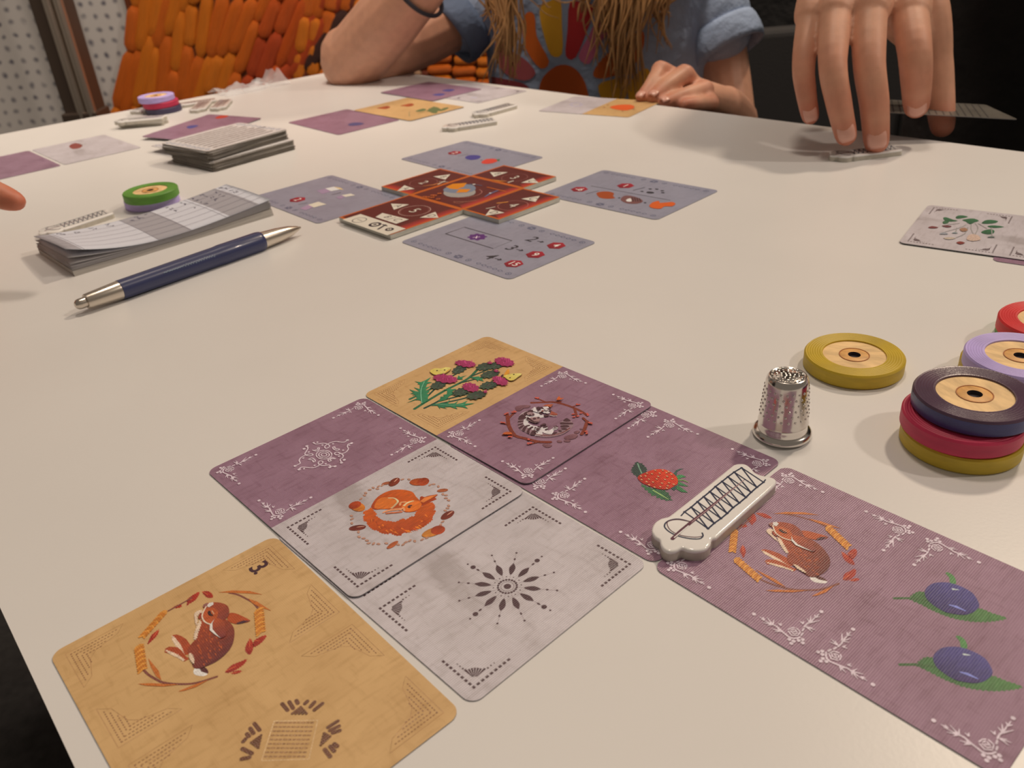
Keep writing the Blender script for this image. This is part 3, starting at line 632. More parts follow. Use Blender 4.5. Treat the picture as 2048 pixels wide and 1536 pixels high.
for p in ((800, 160), (840, 165), (1640, 300), (1600, 296), (1800, 485), (1815, 510), (1540, 545), (1525, 490), (1620, 530), (1680, 470), (240, 465), (200, 485), (380, 430), (345, 450), (400, 445), (130, 650), (180, 655), (650, 1070), (700, 1062), (660, 990), (280, 935), (320, 940), (1780, 840), (1790, 880), (1880, 680), (1845, 675)): a.dot(p, .62, ph(188, 78, 62), .42, random.uniform(0, 3), n=8)
for P in ([(1200, 225), (1230, 170), (1260, 150), (1280, 190), (1345, 180), (1290, 215)], [(150, 885), (215, 850), (300, 850), (340, 890), (250, 900)]): a.poly(P, ph(186, 82, 34), 2)
a.build('twig_ring', cB, CT, INK)
for P in ([(385, 360), (420, 315), (520, 295), (690, 298), (640, 345), (560, 350), (500, 395), (430, 405)], [(1340, 935), (1420, 890), (1560, 860), (1615, 885), (1570, 945), (1460, 975), (1370, 965)], [(1335, 1000), (1390, 975), (1470, 990), (1440, 1020), (1360, 1018)], [(1200, 1005), (1240, 985), (1305, 1000), (1290, 1030), (1220, 1028)], [(1535, 830), (1600, 800), (1655, 810), (1620, 850), (1560, 852)], [(920, 1070), (1000, 1055), (1110, 1078), (1070, 1120), (1000, 1130), (940, 1100)], [(1645, 765), (1680, 750), (1705, 765), (1670, 785)]):
    a = Art(FB, KC, .0008); a.poly([(x + 6, y + 12) for x, y in P], ph(70, 36, 44), 2); a.poly(P, ph(128, 82, 84), 2, col2=ph(104, 62, 66), ax=(0, -1)); a.build('pebble_embroidery', cB, CT, INK)

# ---- strawberry
KB = (1250, 910, 13.653)
a = Art(FD, KB, .0003); gd, gl = ph(44, 58, 50), ph(48, 110, 62)
a.poly([(345, 195), (470, 235), (545, 310), (600, 375), (585, 460), (440, 560), (340, 610), (270, 570), (180, 470), (170, 380), (240, 280), (280, 225)], gd, 0, jag=.5); a.line([(345, 235), (400, 380), (455, 500)], .4, ph(110, 140, 110))
a.poly([(470, 790), (600, 870), (740, 905), (900, 950), (1090, 960), (1180, 1040), (1240, 1140), (1290, 1240), (1200, 1262), (1060, 1235), (880, 1170), (840, 1120), (730, 1110), (650, 1020), (560, 950), (465, 860)], ph(52, 100, 60), 0, jag=.6, col2=ph(40, 74, 50), ax=(.7, .7))
a.line([(770, 970), (960, 1080), (1180, 1210)], .45, ph(150, 170, 96), w2=.2)
for P, c in (([(1320, 510), (1400, 420), (1480, 385), (1610, 375), (1500, 420), (1430, 460), (1410, 560), (1380, 580)], ph(44, 74, 62)), ([(1400, 590), (1450, 550), (1560, 550), (1675, 605), (1560, 620), (1450, 680)], ph(52, 122, 66)), ([(1440, 720), (1540, 765), (1740, 865), (1600, 855), (1450, 830)], ph(48, 112, 64)),
             ([(1390, 830), (1460, 850), (1540, 900), (1720, 1035), (1540, 1020), (1400, 940)], ph(46, 104, 58)), ([(1250, 900), (1400, 830), (1420, 900), (1340, 985), (1290, 950)], ph(44, 72, 62))): a.poly(P, c, 1)
a.line([(1440, 695), (1600, 700), (1730, 755)], .45, ph(120, 150, 80), w2=.2)
a.poly([(345, 630), (400, 560), (560, 490), (720, 430), (880, 400), (1060, 405), (1220, 460), (1360, 560), (1440, 680), (1430, 800), (1320, 880), (1180, 945), (1020, 950), (840, 920), (640, 850), (480, 780), (380, 700)], ph(206, 50, 16), 3, jag=.18, col2=ph(160, 28, 18), ax=(-.2, -1))
for k in range(40):
    t = random.uniform(0, 6.28); q = random.uniform(.1, .9); x, y = 890 + 500 * q * math.cos(t), 680 + 240 * q * math.sin(t); a.line([(x, y), (x + 60, y + 6)], .25, random.choice([ph(190, 34, 12), ph(222, 70, 30)]), w2=.05, layer=a.n + 1)
a.n += 1
for p in ((825, 430), (1030, 428), (1190, 468), (1130, 495), (595, 508), (735, 525), (945, 510), (1270, 540), (430, 592), (560, 588), (905, 600), (1150, 596), (650, 675), (865, 668), (1090, 682), (1290, 660), (455, 688), (590, 745), (765, 750), (1010, 782), (1200, 772), (1330, 815), (655, 830), (805, 892), (965, 880), (1165, 858), (1140, 925)):
    a.dot((p[0] + 3, p[1] + 16), .5, ph(120, 18, 12), .24, layer=a.n + 1); a.dot(p, .38, ph(222, 160, 104), .2, layer=a.n + 2)
a.n += 2; a.build('strawberry_embroidery', cD, CT, INK)

# ---- eyelet starburst
KW = (600, 1000, 2.8444)
a = Art(FC, KW, .0003); c0 = a.at([(1180, 492)])[0]; EY = ph(70, 44, 46)
def pol(r, t): return (c0[0] + r * math.cos(t), c0[1] + r * math.sin(t))
a.dot(c0, 1.0, EY, mm=True)
for k in range(20): a.dot(pol(2.5, k * math.pi / 10), .36, EY, mm=True, layer=2, n=8)
a.line([pol(1.75, k * math.pi / 12) for k in range(24)], .14, ph(120, 96, 92), mm=True, closed=True, layer=2)
for k in range(12):
    t = k * math.pi / 6 + .10
    dense = k % 3 == 0
    L_ = [pol(4.4, t), pol(5.4, t + .10), pol(7.2, t + .12), pol(8.6, t + .03), pol(8.9, t), pol(8.6, t - .03), pol(7.2, t - .12), pol(5.4, t - .10)]
    a.raw(catmull(L_, 2), EY, 2); a.line([pol(3.1, t), pol(13.2, t)], .12, ph(150, 128, 122), mm=True, layer=1)
    a.dot(pol(3.7, t + .26), .2, EY, mm=True, layer=2, n=6)
    a.dot(pol(10.6, t), .55 if dense else .42, EY, .3, t, mm=True, layer=2, n=8)
    if dense: a.dot(pol(12.4, t), .75, EY, mm=True, layer=2, n=10); a.dot(pol(14.4, t), .3, EY, mm=True, layer=2, n=8)
    else: a.dot(pol(13.2, t), .32, EY, mm=True, layer=2, n=8)
a.n = 3; a.build('starburst_eyelets', cC, CT, INK)

# ---- rabbit wreath, traced on the plum card, the same print on the tan card
KR = (1440, 1010, 6.8267)
RB, RD, RL, CRM = ph(158, 62, 28), ph(96, 40, 36), ph(184, 92, 48), ph(220, 176, 142)
def rabbit(card_, soft):
    a = Art(FE, KR, .0003)
    a.poly([(1225, 985), (1300, 965), (1380, 980), (1460, 1030), (1440, 1065), (1330, 1065), (1250, 1030)], ph(84, 36, 34), 2); a.poly([(1225, 985), (1290, 985), (1350, 1020), (1465, 1045), (1430, 1072), (1310, 1060), (1250, 1030)], ph(222, 200, 186), 2)
    for P, Q in (([(560, 615), (610, 605), (700, 625), (800, 660), (900, 715), (980, 760), (1000, 830), (930, 840), (830, 780), (720, 720), (610, 660)], [(565, 620), (620, 640), (800, 735), (940, 835), (900, 840), (740, 745), (600, 665)]), ([(610, 770), (640, 745), (760, 750), (860, 790), (950, 840), (1050, 880), (1010, 910), (900, 870), (760, 830), (640, 810)], [(615, 780), (700, 795), (850, 835), (1000, 890), (1000, 910), (880, 870), (700, 820)])): a.poly(P, RB, 1); a.poly(Q, CRM, 1, jag=.3)
    a.poly([(1110, 355), (1200, 360), (1300, 385), (1480, 440), (1400, 470), (1310, 480), (1180, 450), (1120, 400)], ph(164, 66, 26), 2); a.poly([(1310, 470), (1380, 440), (1480, 440), (1400, 472), (1340, 482)], ph(70, 36, 42), 1)
    a.poly([(790, 430), (950, 450), (1000, 400), (1100, 420), (1250, 480), (1360, 550), (1450, 650), (1500, 740), (1500, 830), (1450, 910), (1370, 960), (1280, 990), (1190, 970), (1090, 890), (1000, 830), (930, 780), (920, 700), (930, 640), (860, 560)], RB, 3, col2=RD, ax=(1, .15))
    for k in range(60):
        t = random.uniform(0, 1); q = random.uniform(-1, 1); x, y = 930 + 430 * t, 560 + 300 * t + 130 * q; a.line([(x, y), (x + 34, y + 22)], .3, random.choice([ph(172, 74, 34), ph(132, 50, 28), ph(186, 84, 40)]), w2=.08, layer=a.n + 1)
    a.n += 1
    a.poly([(780, 440), (830, 470), (880, 560), (945, 670), (900, 660), (850, 600), (790, 490)], CRM, 1, jag=.35); a.poly([(640, 340), (690, 325), (730, 350), (700, 400), (760, 450), (790, 510), (740, 470), (660, 400), (630, 370)], CRM, 1, jag=.25); a.poly([(700, 360), (770, 380), (780, 440), (730, 420)], ph(140, 50, 26), 1)
    a.poly([(665, 275), (700, 250), (780, 240), (880, 245), (1000, 275), (1090, 340), (1130, 410), (1050, 470), (960, 495), (860, 465), (770, 410), (720, 320)], RB, 3, col2=ph(122, 50, 38), ax=(1, 0))
    a.poly([(745, 310), (820, 300), (930, 340), (985, 410), (960, 480), (860, 450), (770, 390)], ph(172, 74, 32), 3); a.line([(720, 290), (760, 390), (860, 460), (970, 492)], .38, ph(226, 180, 150), smooth=3)
    a.poly([(720, 250), (770, 240), (800, 265), (770, 300), (725, 285)], ph(228, 214, 206), 1, jag=.2); a.poly([(665, 270), (700, 248), (720, 275), (690, 300)], ph(140, 84, 72), 2)
    a.line([(820, 350), (860, 380), (910, 392)], .75, ph(48, 24, 24), w2=.3, smooth=3); a.line([(850, 340), (910, 375)], .22, ph(220, 160, 120))
    a.poly([(970, 430), (1050, 430), (1150, 470), (1250, 560), (1310, 620), (1270, 650), (1150, 600), (1040, 530)], ph(166, 70, 34), 2, col2=ph(110, 44, 40), ax=(.8, -.5)); a.poly([(975, 430), (990, 480), (1060, 550), (1180, 610), (1270, 650), (1150, 610), (1030, 560), (975, 500)], ph(230, 216, 206), 1)
    a.poly([(990, 815), (1060, 840), (1130, 890), (1190, 950), (1120, 920), (1040, 870)], CRM, 1, jag=.3)
    a.build('rabbit_embroidery', card_, CT, soft)
    a = Art(FE, KR, .0003); st = ph(120, 62, 48); gr = ph(184, 96, 36)
    for P, w in (([(880, 125), (1020, 145), (1180, 190), (1330, 240), (1470, 310)], .55), ([(520, 1000), (650, 1060), (800, 1110), (950, 1150), (1180, 1165), (1400, 1150), (1620, 1075)], .6), ([(240, 340), (300, 290), (420, 190)], .5)): a.line(P, w, st, smooth=3)
    for P in ([(725, 122), (900, 97), (1150, 102), (1360, 140), (1150, 130), (900, 125)], [(1210, 190), (1360, 220), (1660, 325), (1440, 280), (1300, 235)], [(480, 880), (560, 920), (760, 1020), (900, 1125), (780, 1080), (600, 970)], [(615, 1170), (800, 1160), (1000, 1168), (1200, 1172), (1000, 1195), (760, 1190)], [(1250, 1250), (1380, 1180), (1550, 1110), (1450, 1195), (1330, 1240)]): a.poly(P, gr, 1)
    for P0_, P1_ in (((1470, 310), (1740, 565)), ((220, 745), (520, 1005)), ((200, 350), (170, 625))):
        for k in range(11):
            t = k / 10; x, y = P0_[0] + (P1_[0] - P0_[0]) * t, P0_[1] + (P1_[1] - P0_[1]) * t; dx, dy = (P1_[0] - P0_[0]), (P1_[1] - P0_[1]); dl = math.hypot(dx, dy); nx, ny = -dy / dl, dx / dl
            for s_ in (-1, 1): a.line([(x + nx * s_ * 12, y + ny * s_ * 12), (x + nx * s_ * 40 + dx / dl * 22, y + ny * s_ * 40 + dy / dl * 22)], 1.0, ph(206, 130, 50) if (k + s_) % 2 else ph(186, 106, 34), w2=.6, layer=a.n + 1 + (k % 2))
    a.n += 3; a.build('wheat_ring', card_, CT, soft)
    for P in ([(495, 115), (560, 108), (640, 130), (710, 180), (640, 185), (560, 155)], [(370, 200), (440, 120), (480, 140), (495, 215), (450, 255), (440, 285), (410, 245)], [(260, 300), (320, 260), (380, 290), (320, 310)], [(310, 550), (350, 610), (345, 670), (318, 725), (295, 680), (270, 620)], [(1660, 640), (1720, 670), (1800, 730), (1840, 820), (1760, 800), (1690, 740)], [(1740, 660), (1800, 610), (1860, 605), (1870, 670), (1820, 740), (1770, 710)], [(1680, 1010), (1700, 940), (1780, 900), (1845, 870), (1855, 940), (1790, 1010), (1720, 1035)], [(1770, 1035), (1830, 1000), (1910, 1010), (1850, 1045)]):
        b = Art(FE, KR, .0003); b.poly(P, ph(170, 44, 24), 2, jag=.25, col2=ph(134, 32, 22), ax=(0, -1)); q = b.at(P); m0 = (sum(x for x, y in q) / len(q), sum(y for x, y in q) / len(q)); b.line([q[0], m0], .2, ph(200, 90, 50), mm=True); b.build('leaf_embroidery', card_, CT, soft)
rabbit(cE, INK); rabbit(cF, INK)

# ---- plums
KP = (1770, 1130, 5.4856)
for dx, dy, st in ((0, 0, 1.0), (62, 728, 1.09)):
    a = Art(FE, KP, .0003); f = lambda P: [(95 + (x - 95) * st + dx, 370 + (y - 370) * (1.0 + (st - 1) * 1.3) + dy) for x, y in P]
    a.poly(f([(260, 365), (320, 310), (400, 290), (500, 330), (700, 420), (900, 460), (1040, 475), (1180, 530), (1340, 585), (1200, 620), (1050, 628), (880, 615), (720, 580), (560, 520), (400, 440), (300, 395)]), ph(74, 110, 56), 2, jag=.4, col2=ph(54, 88, 46), ax=(-.3, -1))
    a.line(f([(100, 367), (260, 365), (420, 385), (480, 395)]), .75, ph(56, 84, 44), w2=.3); a.poly(f([(660, 90), (700, 85), (760, 130), (780, 205), (715, 205), (705, 140)]), ph(72, 116, 60), 2)
    a.poly(f([(435, 290), (500, 215), (600, 192), (720, 200), (850, 245), (960, 310), (1020, 400), (1030, 465), (960, 525), (870, 550), (750, 540), (640, 510), (540, 450), (460, 380)]), ph(72, 62, 112), 3, jag=.2, col2=ph(48, 36, 78), ax=(.1, -1))
    a.line(f([(705, 440), (780, 460), (880, 505)]), .8, ph(122, 122, 176), w0=.3, w2=.3); a.line(f([(745, 268), (805, 275)]), .6, ph(190, 188, 206), w2=.2); a.poly(f([(640, 510), (760, 480), (900, 525), (870, 548), (750, 540)]), ph(58, 40, 84), 2)
    a.build('plum_embroidery', cE, CT, INK)

# ---- lace square and numeral on the near tan card
KF = (80, 1050, 3.16); LC = ph(112, 66, 40); LC2 = ph(150, 104, 64)
a = Art(FF, KF, .0003); a.line([(1480, 1240), (1755, 1235), (1700, 1480), (1400, 1490)], .25, ph(206, 164, 116), closed=True)
for r_ in range(9):
    for k in range(9):
        t, u_ = r_ / 8.6, k / 9; x = 1490 - 75 * t + (250 + 20 * t) * u_; y = 1250 + 230 * t; a.line([(x, y), (x + 15, y)], .42, LC2, layer=1)
a.n = 3; a.build('lace_square', cF, CT, INK)
for bars, tri in (([[(1530, 1130), (1565, 1172)], [(1575, 1118), (1600, 1160)], [(1620, 1110), (1630, 1128)], [(1690, 1115), (1675, 1130)], [(1735, 1120), (1710, 1150)], [(1785, 1130), (1735, 1170)]], [(1650, 1145), (1695, 1195), (1585, 1195)]),
                  ([[(1355, 1255), (1388, 1298)], [(1328, 1285), (1350, 1318)], [(1308, 1320), (1322, 1336)], [(1285, 1370), (1300, 1352)], [(1340, 1445), (1280, 1415)], [(1325, 1470), (1275, 1480)]], [(1405, 1320), (1385, 1415), (1330, 1375)]),
                  ([[(1820, 1280), (1882, 1240)], [(1832, 1300), (1890, 1272)], [(1850, 1315), (1895, 1300)], [(1800, 1420), (1835, 1465)], [(1835, 1400), (1860, 1430)], [(1860, 1385), (1880, 1400)]], [(1795, 1310), (1840, 1335), (1770, 1400)])):
    a = Art(FF, KF, .0003)
    for b_ in bars: a.line(b_, .95, ph(104, 62, 40))
    q = a.at(tri)
    for i in range(5):
        for j in range(5 - i):
            u_, v_ = (i + .4) / 5, (j + .4) / 5; p = tuple(q[0][k] + (q[1][k] - q[0][k]) * u_ + (q[2][k] - q[0][k]) * v_ for k in (0, 1)); a.dot(p, .36, ph(110, 68, 44), mm=True, layer=9, n=6)
    a.n = 9; a.build('lace_motif', cF, CT, INK)
a = Art(FF, (500, 1020, 7.877), .0003); p3 = a.at([(128, 905)])[0]; pd = a.at([(90, 998)])[0]
a.text('3', p3, 7.4, ph(64, 34, 38), rot=0, bold=.02); a.dot(pd, .55, ph(64, 34, 38), mm=True); a.build('numeral', cF, CT, FLATINK)
# ================================================================== stitch tokens
KTK = (1280, 900, 6.4)
TT = .0036
M_TOK = mat('glazed_token', ph(214, 200, 190, .86), .12, spec=.5, coat=.4, bump=(260, .05, .0006))
M_TOKS = mat('token_core', ph(176, 156, 132), .55, noise=(300, .1, (1, 1, 1)))
tk_c = U(1440, 1020, TT); t_ang = math.atan2((U(1530, 955, TT) - U(1330, 1085, TT)).y, (U(1530, 955, TT) - U(1330, 1085, TT)).x)
FTK = (tk_c.x, tk_c.y, t_ang)
_a = Art(FTK, KTK, TT)
OUT = catmull(_a.at([(1290, 180), (1200, 195), (1110, 265), (760, 545), (420, 815), (350, 860), (270, 880), (190, 930), (152, 1000), (152, 1060), (190, 1120), (248, 1160), (262, 1215), (300, 1275), (370, 1308), (460, 1298), (535, 1262), (610, 1288), (710, 1300), (830, 1280), (900, 1215), (918, 1150), (975, 1130), (1050, 1065), (1380, 770), (1690, 490), (1745, 410), (1715, 368), (1640, 345), (1540, 325), (1470, 290), (1420, 235), (1360, 192)]), 3)
OUT = [(x * .001, y * .001) for x, y in OUT]
area = sum(OUT[i][0] * OUT[(i + 1) % len(OUT)][1] - OUT[(i + 1) % len(OUT)][0] * OUT[i][1] for i in range(len(OUT)))
if area < 0: OUT.reverse()
def token_art():
    a = Art(FTK, KTK, TT); c = ph(56, 54, 64); nd = ph(96, 58, 62)
    T = [(570, 805), (655, 745), (735, 675), (815, 610), (895, 545), (965, 480), (1050, 415), (1125, 355), (1205, 295), (1300, 240)]
    B = [(870, 1020), (950, 950), (1035, 890), (1115, 825), (1190, 750), (1270, 690), (1355, 620), (1420, 555), (1495, 490), (1580, 425)]
    a.line(T, .52, c, layer=1); a.line(B, .52, c, layer=1)
    for i in range(10):
        a.line([T[i], B[i]], .46, c, layer=2)
        if i < 9: a.line([T[i + 1], B[i]], .46, c, layer=2)
        for p in (T[i], B[i]): a.dot(p, .42, c, layer=2, n=8)
    a.line([T[0], (525, 855)], .42, c, layer=1); a.line([B[9], (1605, 392)], .42, c, layer=1); a.n = 2
    a.line([(640, 930), (500, 897), (390, 910), (325, 950), (318, 1005), (390, 1070), (500, 1118), (640, 1148), (760, 1150), (805, 1115), (795, 1075)], .42, c, smooth=3)
    a.line([(655, 935), (500, 905), (395, 915), (345, 950), (390, 1040), (520, 1105), (700, 1130), (790, 1118)], .25, nd, smooth=3)
    a.line([(415, 1150), (520, 1050), (640, 950), (900, 745), (1140, 550), (1335, 395)], 1.0, nd, w0=1.1, w2=.2); a.line([(440, 1135), (620, 985)], .35, ph(214, 200, 190, .86))
    a.line([(660, 940), (900, 752), (1330, 400)], .16, ph(190, 150, 140)); return a
def make_token():
    r = empty('stitch_token', (0, 0, 0)); prism('token_base', OUT, 0, .0026, M_TOKS, r)
    prism('glazed_face', OUT, .0025, TT, M_TOK, r, bev=.0007, seg=4, smooth=True); p = token_art().build('stitch_print', r, TT, mat('token_ink', attr=True, rough=.2)); return r
def copy_tree(o, parent=None):
    c = o.copy(); COL.objects.link(c); c.parent = parent
    for ch in list(o.children): copy_tree(ch, c)
    return c
tok0 = make_token()
def place_token(loc, ang, label, first=False, z=0., tilt=(0, 0)):
    o = tok0 if first else copy_tree(tok0); o.location = (loc[0], loc[1], TZ + z); o.rotation_euler = (tilt[0], tilt[1], ang); tag(o, label, 'token', 'white stitch tokens'); return o
place_token((FTK[0], FTK[1]), FTK[2], 'white scalloped stitch token lying across the strawberry and plum cards', True, z=CT + .00002)
def tok_at(px0, px1, label, z=0., flip=False):
    p, q = U(*px0, z + .002), U(*px1, z + .002); c = (p + q) / 2; an = math.atan2(q.y - p.y, q.x - p.x) + (math.pi if flip else 0); return place_token((c.x, c.y), an, label, z=z)
tok_at((890, 257), (990, 244), 'white stitch token nearest the blue plum-and-strawberry goal card')
tok_at((950, 231), (1031, 212), 'white stitch token beside the far white card')
tok_at((95, 466), (213, 432), 'white stitch token peeking out behind the score pad')
hand_tok = tok_at((1660, 314), (1803, 302), 'white stitch token being pressed down by two fingers')
tok_at((238, 248), (330, 245), 'lower white stitch token of the pair before the far spool stack')
tok_at((238, 244), (322, 238), 'upper white stitch token of the pair before the far spool stack', z=TT + .0001)
tok_at((352, 212), (425, 203), 'white stitch token right behind the far lilac-topped spool stack')
tok_at((387, 226), (424, 201), 'left white stitch token of two slanting ones right of the far spools')
tok_at((430, 221), (462, 199), 'right white stitch token of two slanting ones right of the far spools')
tok_at((280, 222), (340, 214), 'white stitch token hidden behind the far spool stack, only its left end showing')

# ================================================================== thimble
M_CHROME = mat('polished_nickel', (.72, .69, .66), .16, 1.0, bump=(500, .04, .0004))
tp = U(1563.3, 868.5); th = empty('thimble', (tp.x, tp.y, TZ)); tag(th, 'shiny silver metal thimble with dimples standing by the mauve cards', 'thimble')
lathe('thimble_body', [(.0078, .0022), (.0079, .0032), (.0076, .0042), (.0076, .0052), (.00795, .0056), (.0078, .0062), (.0070, .0150), (.0066, .0200), (.0063, .0212), (.0057, .0221), (.0054, .0222), (.0046, .0219), (.0030, .0223), (.0, .0225)], M_CHROME, th, 72)
lathe('base_rim', [(.0072, .0004), (.0080, 0), (.0088, .0003), (.0093, .0011), (.0092, .0019), (.0086, .0026), (.0078, .0029), (.0072, .0026), (.0070, .0012), (.0072, .0004)], M_CHROME, th, 72)
vs, fs = [], []
def bead(c, n, r):              # small raised ring-shaped dimple
    n = Vector(n).normalized(); t1 = n.orthogonal().normalized(); t2 = n.cross(t1); b0 = len(vs)
    for rr, hh in ((r, -.00002), (r * .8, .00018), (r * .45, .00022), (r * .2, .00006)):
        for k in range(8): vs.append(Vector(c) + t1 * rr * math.cos(k * math.pi / 4) + t2 * rr * math.sin(k * math.pi / 4) + n * hh)
    for i in range(3):
        for k in range(8): fs.append((b0 + i * 8 + k, b0 + i * 8 + (k + 1) % 8, b0 + (i + 1) * 8 + (k + 1) % 8, b0 + (i + 1) * 8 + k))
    fs.append(tuple(b0 + 24 + k for k in range(8)))
for r_ in range(6):
    z = .0088 + r_ * .0019; rr = .0078 + (.0066 - .0078) * (z - .0062) / .0138
    for k in range(22):
        t = 2 * math.pi * (k + .5 * (r_ % 2)) / 22; bead((rr * math.cos(t), rr * math.sin(t), z), (math.cos(t), math.sin(t), .09), .00046)
for r_, n_ in ((.0008, 4), (.0021, 9), (.0034, 14), (.0047, 19)):
    for k in range(n_): t = 2 * math.pi * k / n_ + r_ * 900; bead((r_ * math.cos(t), r_ * math.sin(t), .02245 - .0003 * (r_ / .0047)), (0, 0, 1), .0004)
d_ = mesh_obj('dimples', vs, fs, M_CHROME, th, True); d_['kind'] = 'stuff'

# ================================================================== ribbon spools
SR, ST = .0174, .0055
M_WOOD = mat('spool_wood', ph(206, 160, 104), .5, noise=(130, .22, (1, 3, 1)))
M_WOODR = mat('spool_wood_ring', ph(150, 86, 40), .5); M_WOODC = mat('spool_wood_centre', ph(198, 138, 74), .5, noise=(200, .2, (1, 2, 1))); M_HOLE = mat('spool_hole', ph(52, 40, 40), .6)
def ribbon_mat(n, c, rough=.5): return mat('ribbon_' + n, c, rough, noise=(90, .12, (1, 1, 6)), bump=(1800, .12, .0004))
def spool(label, x, y, z, tone, c, side=None, rough=.5, cover=False):
    r = empty('ribbon_spool', (x, y, TZ + z), (0, 0, random.uniform(0, 6.28))); tag(r, label, 'spool', 'ribbon spools')
    prof = [(.0110, .0001), (SR - .0006, .0), (SR, .0006), (SR, ST - .0006), (SR - .0005, ST)]
    k = 0; rr = SR - .0006
    while rr > .0112:                              # the wound turns of ribbon show as fine concentric steps
        prof.append((rr, ST - (.00014 if k % 2 else 0))); rr -= .00042; k += 1
    prof += [(.0110, ST - .0001), (.0109, ST - .0007)]
    m = ribbon_mat(tone, c, rough)
    o = lathe('ribbon_coil', prof, m, r, 72)
    if side: lathe('ribbon_edge', [(SR + .00003, .0007), (SR + .00003, ST - .0007)], ribbon_mat(tone + '_edge', side, rough), r, 72)
    core = lathe('wooden_core', [(.0110, .0003), (.0110, ST - .0006), (.0022, ST - .0006), (.0021, ST - .0019)], M_WOOD, r, 48)
    lathe('core_ring', [(.0052, ST - .0006), (.0053, ST - .0004), (.0050, ST - .0004), (.0049, ST - .0006)], M_WOODR, core, 40)
    lathe('core_centre', [(.0050, ST - .0006), (.0048, ST - .00048), (.0022, ST - .00045)], M_WOODC, core, 40)
    lathe('hole', [(.0022, ST - .00045), (.0020, ST - .0018), (0, ST - .0018)], M_HOLE, core, 24)
    return r
YEL, RED, NAVY, LIL, GRN, BLU = ph(172, 134, 28), ph(186, 34, 34), ph(72, 47, 57), ph(164, 136, 168), ph(84, 122, 40), ph(58, 66, 120)
CRIM = ph(170, 36, 60)
p = U(1709, 707, ST); spool('mustard yellow ribbon spool lying alone behind the thimble', p.x, p.y, 0, 'yellow', YEL)
p = U(1925, 857, ST); spool('mustard yellow ribbon spool at the bottom of the three-high stack', p.x, p.y, 0, 'yellow', YEL)
p2 = U(1927, 826, 2 * ST); spool('crimson ribbon spool in the middle of the three-high stack by the thimble', p2.x, p2.y, ST + .0001, 'crimson', CRIM)
p3_ = U(1950, 786, 3 * ST); spool('dark plum ribbon spool on top of the three-high stack by the thimble', p3_.x, p3_.y, 2 * ST + .0002, 'plum', NAVY, side=ph(48, 46, 84), rough=.3)
p = U(2032, 724, ST); spool('mustard yellow ribbon spool under the lilac one at the right edge', p.x, p.y, 0, 'yellow', YEL)
p = U(2042, 709, 2 * ST); spool('lilac ribbon spool lying on a yellow one at the right edge', p.x, p.y, ST + .0001, 'lilac', LIL)
p = U(2100, 650, ST); spool('green ribbon spool under the bright red one at the right edge', p.x, p.y, 0, 'green', GRN)
p = U(2104, 640, 2 * ST); spool('bright red ribbon spool furthest back at the right edge', p.x, p.y, ST + .0001, 'red', RED)
p = U(302, 392, ST); spool('lilac ribbon spool under the green one behind the score pad', p.x, p.y, 0, 'lilac', LIL)
p = U(300, 379, 2 * ST); spool('green ribbon spool on top of a lilac one behind the score pad', p.x, p.y, ST + .0001, 'green', GRN)
p = U(326, 212, ST); spool('dark navy ribbon spool at the bottom of the far stack', p.x, p.y, 0, 'navy', ph(60, 48, 66))
spool('crimson ribbon spool in the middle of the far stack', p.x - .0015, p.y, ST + .0001, 'crimson', CRIM)
spool('lilac ribbon spool on top of the far stack', p.x - .004, p.y - .001, 2 * ST + .0002, 'lilac', LIL)

# ================================================================== goal cards and market tiles
FN = (-.0168, .6071, rad(309.7)); FEa = (.0793, .4962, rad(313.5)); FS = (-.0024, .428, rad(311.1)); FW = (-.1114, .5374, rad(309.8))
RH, RH2, BK, BORD = ph(158, 26, 40), ph(112, 16, 30), ph(46, 42, 46), ph(82, 82, 98)
def hexagon(a, c, txt, s=5.2, mm=True, tone=None):
    q = [(c[0] + s * math.cos(t) * (1.0 if i % 2 else 1.0), c[1] + s * .98 * math.sin(t)) for i, t in enumerate([rad(30 + 60 * k) for k in range(6)])]
    a.poly(q, tone or RH, mm=True, col2=RH2, ax=(0, -1), jag=.0); a.text(txt, c, s * 1.25, ph(226, 208, 206), bold=.01)
def border(a, side):
    y = 26.6 * side; a.n += 1; L0 = a.n; k = -38
    for x in range(-38, 39, 2):
        ax_ = abs(x)
        if ax_ < 3: 
            for t in range(6): a.dot((x * .3 + 1.7 * math.cos(t * 1.047), y + 1.7 * math.sin(t * 1.047)), .62, BORD, mm=True, layer=L0, n=7)
        elif ax_ in (8, 38): a.line([(x + 1.5 * math.cos(t * .785), y + 1.5 * math.sin(t * .785)) for t in range(9)], .42, BORD, mm=True, layer=L0); a.dot((x, y), .5, BORD, mm=True, layer=L0, n=7)
        elif 12 < ax_ < 34 and x % 4 == 0: a.line([(x - 1.6, y), (x, y + 1.1), (x + 1.6, y), (x, y - 1.1), (x - 1.6, y)], .42, BORD, mm=True, layer=L0)
def goal(frame, label):
    o = card(label, frame[0], frame[1], math.degrees(frame[2]), BLUE)
    for s_ in (-1, 1): b = Art(); border(b, s_); b.build('stitched_border', o, CT, INK)
    return o
gS = goal(FS, 'blue-grey goal card with 2 to 4, 3 to 9 and 4 to 15 scoring')
T3 = (790, 420, 4.995); b = Art(FS, T3, .0003)
b.line([(505, 238), (692, 172), (1168, 308), (980, 386)], .8, BK, closed=True); c = b.at([(822, 270)])[0]
b.raw([(c[0] + (5.4 + .7 * math.cos(8 * t)) * math.cos(t), c[1] + (5.4 + .7 * math.cos(8 * t)) * .85 * math.sin(t)) for t in [k * math.pi / 24 for k in range(48)]], ph(84, 36, 92)); b.text('x', c, 7, ph(210, 180, 210)); b.build('purple_rosette_frame', gS, CT, FLATINK)
